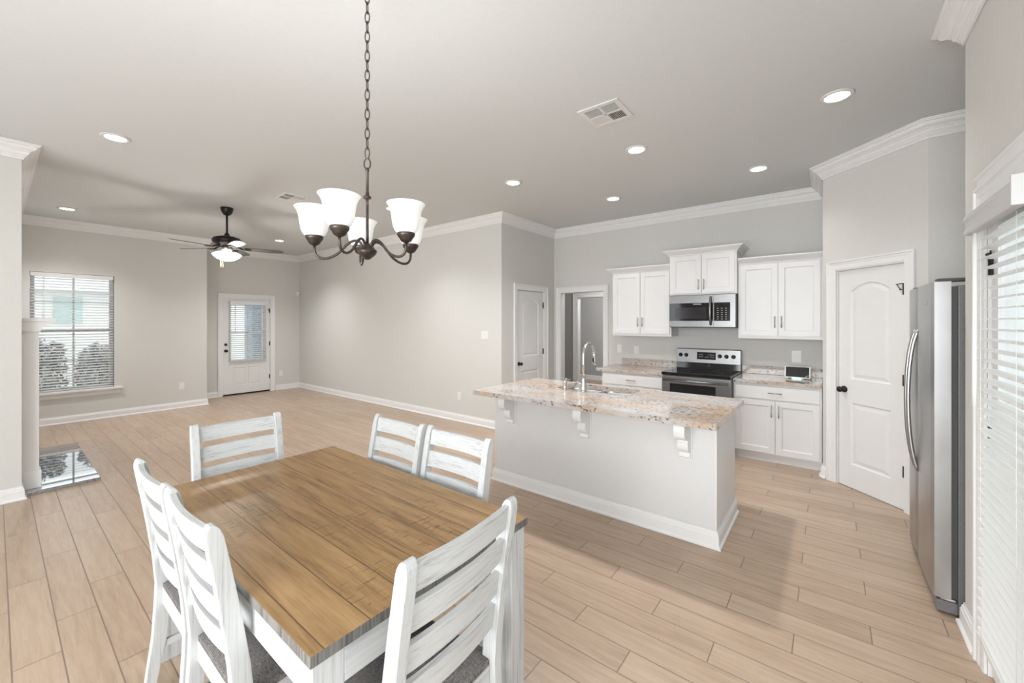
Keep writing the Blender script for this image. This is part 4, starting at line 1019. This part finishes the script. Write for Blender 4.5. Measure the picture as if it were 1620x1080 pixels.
# ------------------------------------------------------------------ range
RX0, RX1 = -1.648, -0.872; rxc = (RX0 + RX1) / 2; rw = (RX1 - RX0) / 2
rg = thing('range', 'stainless electric range with black glass cooktop', 'stove', (rxc, 5.50, 0))
def Yl(y): return y - 5.50
bx('body', (-rw, Yl(5.20), 0.02), (rw, Yl(5.865), 0.895), 'fridge_side', rg, bevel=0.003)
bx('cooktop', (-rw, Yl(5.145), 0.896), (rw, Yl(5.79), 0.932), 'blackglass', rg, bevel=0.006)
for x, y, r in ((-0.2, 5.32, 0.10), (0.2, 5.32, 0.085), (-0.2, 5.62, 0.08), (0.2, 5.62, 0.105)):
    bm = bm_new(); lathe_open(bm, [(r - 0.003, 0.9322), (r - 0.003, 0.9326), (r, 0.9326), (r, 0.9322)], 40, (x, Yl(y), 0)); obj('burner_ring', bm, 'gasket', rg)
bm = bm_new(); prism(bm, [(-rw, Yl(5.79), 0.932), (-rw, Yl(5.80), 1.012), (-rw, Yl(5.862), 1.012), (-rw, Yl(5.862), 0.90), (-rw, Yl(5.79), 0.90)], (2 * rw, 0, 0)); obj('riser', bm, 'blackglass', rg)
bm = bm_new(); prism(bm, [(-rw, Yl(5.785), 1.008), (-rw, Yl(5.800), 1.185), (-rw, Yl(5.815), 1.192), (-rw, Yl(5.866), 1.192), (-rw, Yl(5.866), 1.008)], (2 * rw, 0, 0)); cpn = obj('control_panel', bm, 'appliance', rg, bevel=0.003)
def cy(z): return Yl(5.785 + (z - 1.008) * 0.085)
bm = bm_new(); prism(bm, [(-0.125, cy(1.055) - 0.003, 1.055), (-0.125, cy(1.150) - 0.003, 1.150), (-0.125, cy(1.150) + 0.004, 1.150), (-0.125, cy(1.055) + 0.004, 1.055)], (0.228, 0, 0)); dsp = obj('display', bm, 'blackglass', rg)
bm = bm_new()
for gx, gz in ((-0.09, 1.118), (-0.09, 1.090), (-0.062, 1.118), (-0.062, 1.090), (0.045, 1.118), (0.045, 1.090), (0.073, 1.118), (0.073, 1.090), (-0.018, 1.085), (0.0, 1.085)): box(bm, (gx - 0.010, cy(gz) - 0.0042, gz - 0.003), (gx + 0.010, cy(gz) - 0.003, gz + 0.003))
obj('display_mark', bm, 'button', dsp)
for kx in (-0.335, -0.262, 0.150, 0.228, 0.308):
    bm = bm_new(); yk = cy(1.105); lathe(bm, [(0.026, 0.0), (0.026, -0.005), (0.021, -0.008), (0.019, -0.024), (0.014, -0.026)], 20, (kx, yk, 1.105), 'Y'); box(bm, (kx - 0.004, yk - 0.032, 1.086), (kx + 0.004, yk - 0.02, 1.124)); obj('knob', bm, 'black', rg)
od = bx('oven_door', (-rw + 0.004, Yl(5.155), 0.20), (rw - 0.004, Yl(5.199), 0.885), 'appliance', rg, bevel=0.005)
bx('window', (-rw + 0.10, Yl(5.1525), 0.42), (rw - 0.16, Yl(5.156), 0.795), 'blackglass', od)
bm = bm_new(); tube(bm, [(-rw + 0.03, Yl(5.110), 0.838), (rw - 0.03, Yl(5.110), 0.838)], 0.014, 12)
for s in (-1, 1): tube(bm, [(s * (rw - 0.05), Yl(5.158), 0.838), (s * (rw - 0.05), Yl(5.11), 0.838)], 0.010, 8)
obj('handle', bm, 'appliance', od)
bx('drawer', (-rw + 0.004, Yl(5.16), 0.03), (rw - 0.004, Yl(5.199), 0.19), 'appliance', rg, bevel=0.004)

# ------------------------------------------------------------------ microwave
MX0, MX1 = -1.641, -0.874; mxc = (MX0 + MX1) / 2; mwd = (MX1 - MX0) / 2
mv = thing('microwave', 'stainless over the range microwave under the raised cabinet', 'microwave', (mxc, KW - 0.002, 1.484))
def Ym(y): return y - (KW - 0.002)
bx('body', (-mwd, Ym(5.47), 0), (mwd, 0, 0.408), 'fridge_side', mv, bevel=0.003)
xs = mwd - 0.235
bx('front_panel', (-mwd, Ym(5.443), 0.004), (mwd, Ym(5.469), 0.404), 'appliance', mv, bevel=0.003)
dr = bx('door', (-mwd + 0.002, Ym(5.437), 0.080), (xs - 0.008, Ym(5.4425), 0.305), 'blackglass', mv, bevel=0.001)
bx('window', (-mwd + 0.075, Ym(5.4355), 0.105), (xs - 0.085, Ym(5.4372), 0.250), 'darkglass', dr)
bx('badge', (-0.09, Ym(5.4358), 0.283), (0.005, Ym(5.437), 0.295), 'button', dr)
bm = bm_new(); hxp = xs - 0.035
path = bez((hxp, Ym(5.436), 0.375), (hxp, Ym(5.385), 0.33), (hxp, Ym(5.385), 0.09), (hxp, Ym(5.436), 0.035), 14); tube(bm, path, 0.014, 12); obj('handle', bm, 'appliance', mv)
bx('seam', (xs - 0.004, Ym(5.4415), 0.006), (xs - 0.001, Ym(5.4435), 0.402), 'black', mv)
kp = bx('keypad', (xs + 0.002, Ym(5.437), 0.080), (mwd - 0.055, Ym(5.4425), 0.305), 'blackglass', mv, bevel=0.001)
bm = bm_new()
for i in range(3):
    for j in range(6): box(bm, (xs + 0.035 + i * 0.045, Ym(5.4362), 0.10 + j * 0.026), (xs + 0.055 + i * 0.045, Ym(5.4372), 0.107 + j * 0.026))
obj('key_mark', bm, 'button', kp)
bx('vent_grille', (-mwd + 0.01, Ym(5.46), -0.006), (mwd - 0.01, Ym(5.80), -0.0005), 'gasket', mv)

# ------------------------------------------------------------------ tablet with its cable
tbm = thing('tablet', 'white framed smart display tablet standing on the right counter', 'tablet', (-0.278, 5.60, 0.9065)); TLT = R(-14)
def rotp(x, y, z): return (x, y * math.cos(TLT) - z * math.sin(TLT), y * math.sin(TLT) + z * math.cos(TLT))
def rbox(bm, a, b):
    for v in box(bm, a, b): v.co = rotp(*v.co)
bm = bm_new(); rbox(bm, (-0.120, -0.006, 0.008), (0.120, 0.006, 0.140)); obj('frame', bm, 'plate', tbm, bevel=0.003)
bm = bm_new(); rbox(bm, (-0.108, -0.0075, 0.020), (0.108, -0.0062, 0.134)); obj('screen', bm, 'blackglass', tbm)
bm = bm_new(); prism(bm, [(-0.06, 0.005, 0.0), (-0.06, 0.09, 0.0), (-0.06, 0.035, 0.09)], (0.12, 0, 0)); obj('stand', bm, 'plate', tbm)
bm = bm_new(); box(bm, (-0.045, -0.012, 0.0), (0.035, 0.0, 0.008)); obj('light_bar', bm, 'cyan', tbm)
bm = bm_new(); tube(bm, bez((0.07, -0.015, 0.012), (0.08, -0.05, 0.06), (0.13, -0.02, 0.05), (0.135, 0.0, 0.004), 12), 0.003, 6); tube(bm, bez((0.125, 0.05, 0.09), (0.16, 0.03, 0.07), (0.145, 0.0, 0.03), (0.165, 0.02, 0.004), 12), 0.003, 6); obj('cable', bm, 'rubber', tbm)

# ------------------------------------------------------------------ refrigerator
FXF, FY0, FY1, FZ = 0.445, 3.105, 3.935, 1.765
fr = thing('refrigerator', 'stainless side by side refrigerator at right with curved handle', 'refrigerator', (0.85, (FY0 + FY1) / 2, 0))
def fx(x): return x - 0.85
fh = (FY1 - FY0) / 2
bx('cabinet', (fx(0.535), -fh, 0.018), (fx(1.25), fh, FZ - 0.022), 'fridge_side', fr, bevel=0.004)
bx('base_grille', (fx(0.456), -fh + 0.004, 0.012), (fx(0.534), fh - 0.004, 0.070), 'fridge_side', fr, bevel=0.003)
yspl = 0.085
for y0, y1, hy_ in ((-fh, yspl - 0.004, yspl - 0.045), (yspl + 0.004, fh, yspl + 0.045)):
    bm = bm_new(); n = 8; ol = []
    for i in range(n + 1):
        t_ = i / n; y = y0 + (y1 - y0) * t_; ed = 0.004 * (abs(2 * t_ - 1) ** 8); ol.append((fx(FXF - 0.002 + ed - 0.006 * (1 - (2 * t_ - 1) ** 2)), y, 0.085))
    ol += [(fx(0.510), y1, 0.085), (fx(0.510), y0, 0.085)]
    prism(bm, ol, (0, 0, FZ - 0.085)); d = obj('door', bm, 'steel', fr)
    bx('gasket', (fx(0.5105), y0 + 0.008, 0.09), (fx(0.534), y1 - 0.008, FZ - 0.03), 'gasket', d)
    bm = bm_new(); hxx = fx(FXF) - 0.002
    tube(bm, bez((hxx, hy_, 1.50), (hxx - 0.062, hy_, 1.36), (hxx - 0.062, hy_, 0.77), (hxx, hy_, 0.62), 20), 0.0105, 12); obj('handle', bm, 'steel', d)
    yh = y0 + 0.05 if y0 < 0 else y1 - 0.05
    bm = bm_new(); box(bm, (fx(0.46), yh - 0.035, FZ + 0.0005), (fx(0.60), yh + 0.035, FZ + 0.018)); box(bm, (fx(0.60), yh - 0.035, FZ - 0.021), (fx(0.66), yh + 0.035, FZ + 0.018)); obj('hinge_cover', bm, 'gasket', fr, bevel=0.005)
    bx('door_bracket', (fx(0.47), yh - 0.04, 0.0725), (fx(0.53), yh + 0.03, 0.0845), 'chrome', fr)
bm = bm_new(); lathe(bm, [(0.016, -0.001), (0.016, 0.003), (0.012, 0.004)], 20, (fx(FXF) - 0.0075, -fh + 0.16, 1.66), 'X'); obj('badge', bm, 'nickel', fr)
for x in (0.56, 1.20):
    for s in (-1, 1): bm = bm_new(); lathe(bm, [(0.02, 0), (0.02, 0.018)], 12, (fx(x), s * (fh - 0.06), 0)); obj('foot', bm, 'black', fr)

# ------------------------------------------------------------------ fireplace mantel and hearth
mt = thing('fireplace_mantel', 'white fireplace mantel with projecting shelf seen from its end', 'mantel', (-6.55, 0.152, 0))
for x0 in (-0.85 + 0.075, 0.72 - 0.11 + 0.0): pass
def lx(x): return x + 6.55
for x0, x1 in ((-5.86, -5.72), (-7.40, -7.26)):
    bm = bm_new(); box(bm, (lx(x0), 0, 0.033), (lx(x1), 0.105, 1.46)); box(bm, (lx(x0) - 0.012, 0, 0.033), (lx(x1) + 0.012, 0.118, 0.19)); obj('pilaster', bm, 'trim', mt, bevel=0.003)
bx('frieze', (lx(-7.26) + 0.001, 0, 1.13), (lx(-5.86) - 0.001, 0.09, 1.46), 'trim', mt)
bm = bm_new(); prism(bm, [(lx(-7.42), 0.0, 1.461), (lx(-7.42), 0.110, 1.461), (lx(-7.42), 0.118, 1.485), (lx(-7.42), 0.14, 1.515), (lx(-7.42), 0.175, 1.54), (lx(-7.42), 0.185, 1.553), (lx(-7.42), 0.0, 1.553)], (7.42 - 5.70, 0, 0)); obj('bed_moulding', bm, 'trim', mt)
bx('shelf', (lx(-7.44), 0, 1.554), (lx(-5.69), 0.205, 1.585), 'trim', mt, bevel=0.003)
fb = bx('firebox', (lx(-7.255), 0.0, 0.034), (lx(-5.865), 0.02, 1.125), 'black', mt)
hs = bx('hearth_slab', (-7.46, 0.153, 0.0), (-5.62, 0.645, 0.032), 'hearth', bevel=0.004)
tag(hs, 'polished dark grey stone hearth slab on the floor reflecting the window', 'hearth')

# ------------------------------------------------------------------ wall plates and sensor
def plate(name, label, cat, mtx, w, h, kind, group):
    t = thing(name, label, cat, group=group); t.matrix_world = mtx
    bx('cover_plate', (-w / 2, -0.006, -h / 2), (w / 2, -0.0006, h / 2), 'plate', t, bevel=0.0025)
    n = max(1, round(w / 0.075)) if kind == 'switch' else 1
    for i in range(n):
        x = (i - (n - 1) / 2) * 0.046
        if kind == 'switch': bx('rocker', (x - 0.016, -0.010, -0.032), (x + 0.016, -0.0062, 0.032), 'plate', t, bevel=0.002)
        else:
            for s in (-1, 1):
                bm = bm_new(); lathe(bm, [(0.0165, -0.006), (0.0165, -0.0085), (0.015, -0.009)], 16, (0, 0, s * 0.02), 'Y')
                for dx in (-0.006, 0.006): box(bm, (dx - 0.0012, -0.0094, s * 0.02 - 0.002), (dx + 0.0012, -0.0089, s * 0.02 + 0.007))
                obj('socket', bm, 'plate', t)
def at(p, d, z): return frame_at(p, d) @ Matrix.Translation((0, 0, z))
plate('light_switch', 'double white light switch on the long wall above the island corner', 'light switch', at((-4.005, 4.478), (1, 0), 1.355), 0.145, 0.122, 'switch', 'light switches')
plate('wall_outlet', 'white wall outlet low on the long wall left of the island', 'outlet', at((-4.54, 4.478), (1, 0), 0.397), 0.078, 0.122, 'outlet', 'wall outlets')
plate('wall_outlet', 'white wall outlet below the living room window wall, right of window', 'outlet', at((-9.2, 2.088), (0, 1), 0.40), 0.078, 0.122, 'outlet', 'wall outlets')
plate('wall_outlet', 'white wall outlet right of the far exterior door', 'outlet', at((-9.92, 4.06), (0, 1), 0.376), 0.078, 0.122, 'outlet', 'wall outlets')
plate('light_switch', 'light switch on the kitchen wall between hall opening and backsplash outlet', 'light switch', at((-2.60, 5.888), (1, 0), 1.143), 0.075, 0.122, 'switch', 'light switches') if False else None
plate('light_switch', 'white switch under the left upper cabinet nearest the hall opening', 'light switch', at((-2.515, 5.888), (1, 0), 1.143), 0.072, 0.122, 'switch', 'light switches')
plate('wall_outlet', 'white outlet above the counter left of the range', 'outlet', at((-2.250, 5.888), (1, 0), 1.140), 0.078, 0.122, 'outlet', 'wall outlets')
plate('light_switch', 'white switch plate above the tablet on the kitchen wall', 'light switch', at((-0.300, 5.888), (1, 0), 1.140), 0.095, 0.14, 'switch', 'light switches')
plate('light_switch', 'white light switch on the jog edge left of the exterior door', 'light switch', at((-9.275, 2.464), (-1, 0), 1.385), 0.078, 0.122, 'switch', 'light switches')
ms_ = thing('motion_sensor', 'small white motion sensor high in the far living room corner', 'sensor', (-9.86, 4.418, 2.21), R(45))
bm = bm_new(); prism(bm, [(-0.035, -0.02, -0.05), (0.035, -0.02, -0.05), (0.030, 0.045, -0.05), (-0.030, 0.045, -0.05)], (0, 0, 0.10)); obj('sensor_body', bm, 'plate', ms_, bevel=0.006)
bm = bm_new(); prism(bm, [(-0.022, -0.027, -0.040), (0.022, -0.027, -0.040), (0.026, -0.0205, -0.040), (-0.026, -0.0205, -0.040)], (0, 0, 0.05)); obj('sensor_lens', bm, 'vent', ms_, bevel=0.002)

# ------------------------------------------------------------------ outside the windows
g = bx('lawn', (-40, -25, -0.45), (-10.3, 30, -0.25), 'ground'); struct(g, 'pale ground outside the living room window', 'ground')
g = bx('patio', (1.7, -25, -0.45), (30, 30, -0.25), 'ground'); struct(g, 'pale ground outside the glazed side door', 'ground')
hv = thing('house', 'pale neighbouring house with teal windows seen through the living room blind', 'house', (-24, 2.0, -0.25))
bx('wall', (-3, -7, 0), (3, 7, 3.0), 'house', hv)
bm = bm_new(); prism(bm, [(3.4, -7.4, 2.9), (-3.4, -7.4, 2.9), (0, -7.4, 4.9)], (0, 14.8, 0)); obj('roof', bm, 'roof', hv)
for y0, y1 in ((-3.6, -2.4), (-0.75, -0.05), (2.6, 3.6)): bx('window', (3.001, y0, 1.75), (3.06, y1, 2.65), 'teal', hv)
pb = thing('porch_column', 'blue grey brick porch column seen through the exterior door blind', 'column', (-11.6, 4.26, -0.25)); bx('shaft', (-0.25, -0.28, 0), (0.25, 0.28, 3.2), 'bluepost', pb); bx('cap', (-0.3, -0.33, 3.2), (0.3, 0.33, 3.3), 'house', pb)
leafv = []
def shrub(x, y, h, r, label, dry, seed):
    rnd = random.Random(seed); t = thing('shrub', label, 'shrub', (x, y, -0.25), group='shrubs under the living room window')
    for nm, mat, cnt in (('foliage', 'leaf', 1300), ('dry_leaves', 'leaf_dry', int(1300 * dry))):
        bm = bm_new()
        for _ in range(cnt):
            a = rnd.random() * 2 * PI; u = rnd.random() ** 0.5; zz = rnd.random()
            rr = r * u * (1.0 - 0.2 * zz ** 4); p = Vector((rr * math.cos(a), rr * math.sin(a), 0.10 + zz * h * (1.0 - 0.12 * u) + 0.06 * math.sin(a * 3 + seed)))
            d1 = Vector((rnd.uniform(-1, 1), rnd.uniform(-1, 1), rnd.uniform(-0.4, 1))).normalized(); d2 = d1.orthogonal().normalized(); s = rnd.uniform(0.03, 0.06)
            v = [bm.verts.new(p + q) for q in (d1 * s, d2 * s * 0.45, -d1 * s, -d2 * s * 0.45)]; bm.faces.new(v)
        o = obj(nm, bm, mat, t, fix=False); o['kind'] = 'stuff'
    bm = bm_new()
    for k in range(7):
        a = 2 * PI * k / 7; tube(bm, [(0, 0, 0), (0.3 * r * math.cos(a), 0.3 * r * math.sin(a), h * 0.5), (0.6 * r * math.cos(a), 0.6 * r * math.sin(a), h * 0.9)], 0.01, 5)
    obj('stems', bm, 'black', t)
for k, (y, h, lab) in enumerate(((0.50, 1.42, 'leafy shrub behind the blind, on the mantel side of the living room window'), (1.19, 1.32, 'leafy shrub behind the blind, on the exterior door side of the window'))):
    shrub(-10.6, y, h, 0.315, lab, 0.85, 3 + k)
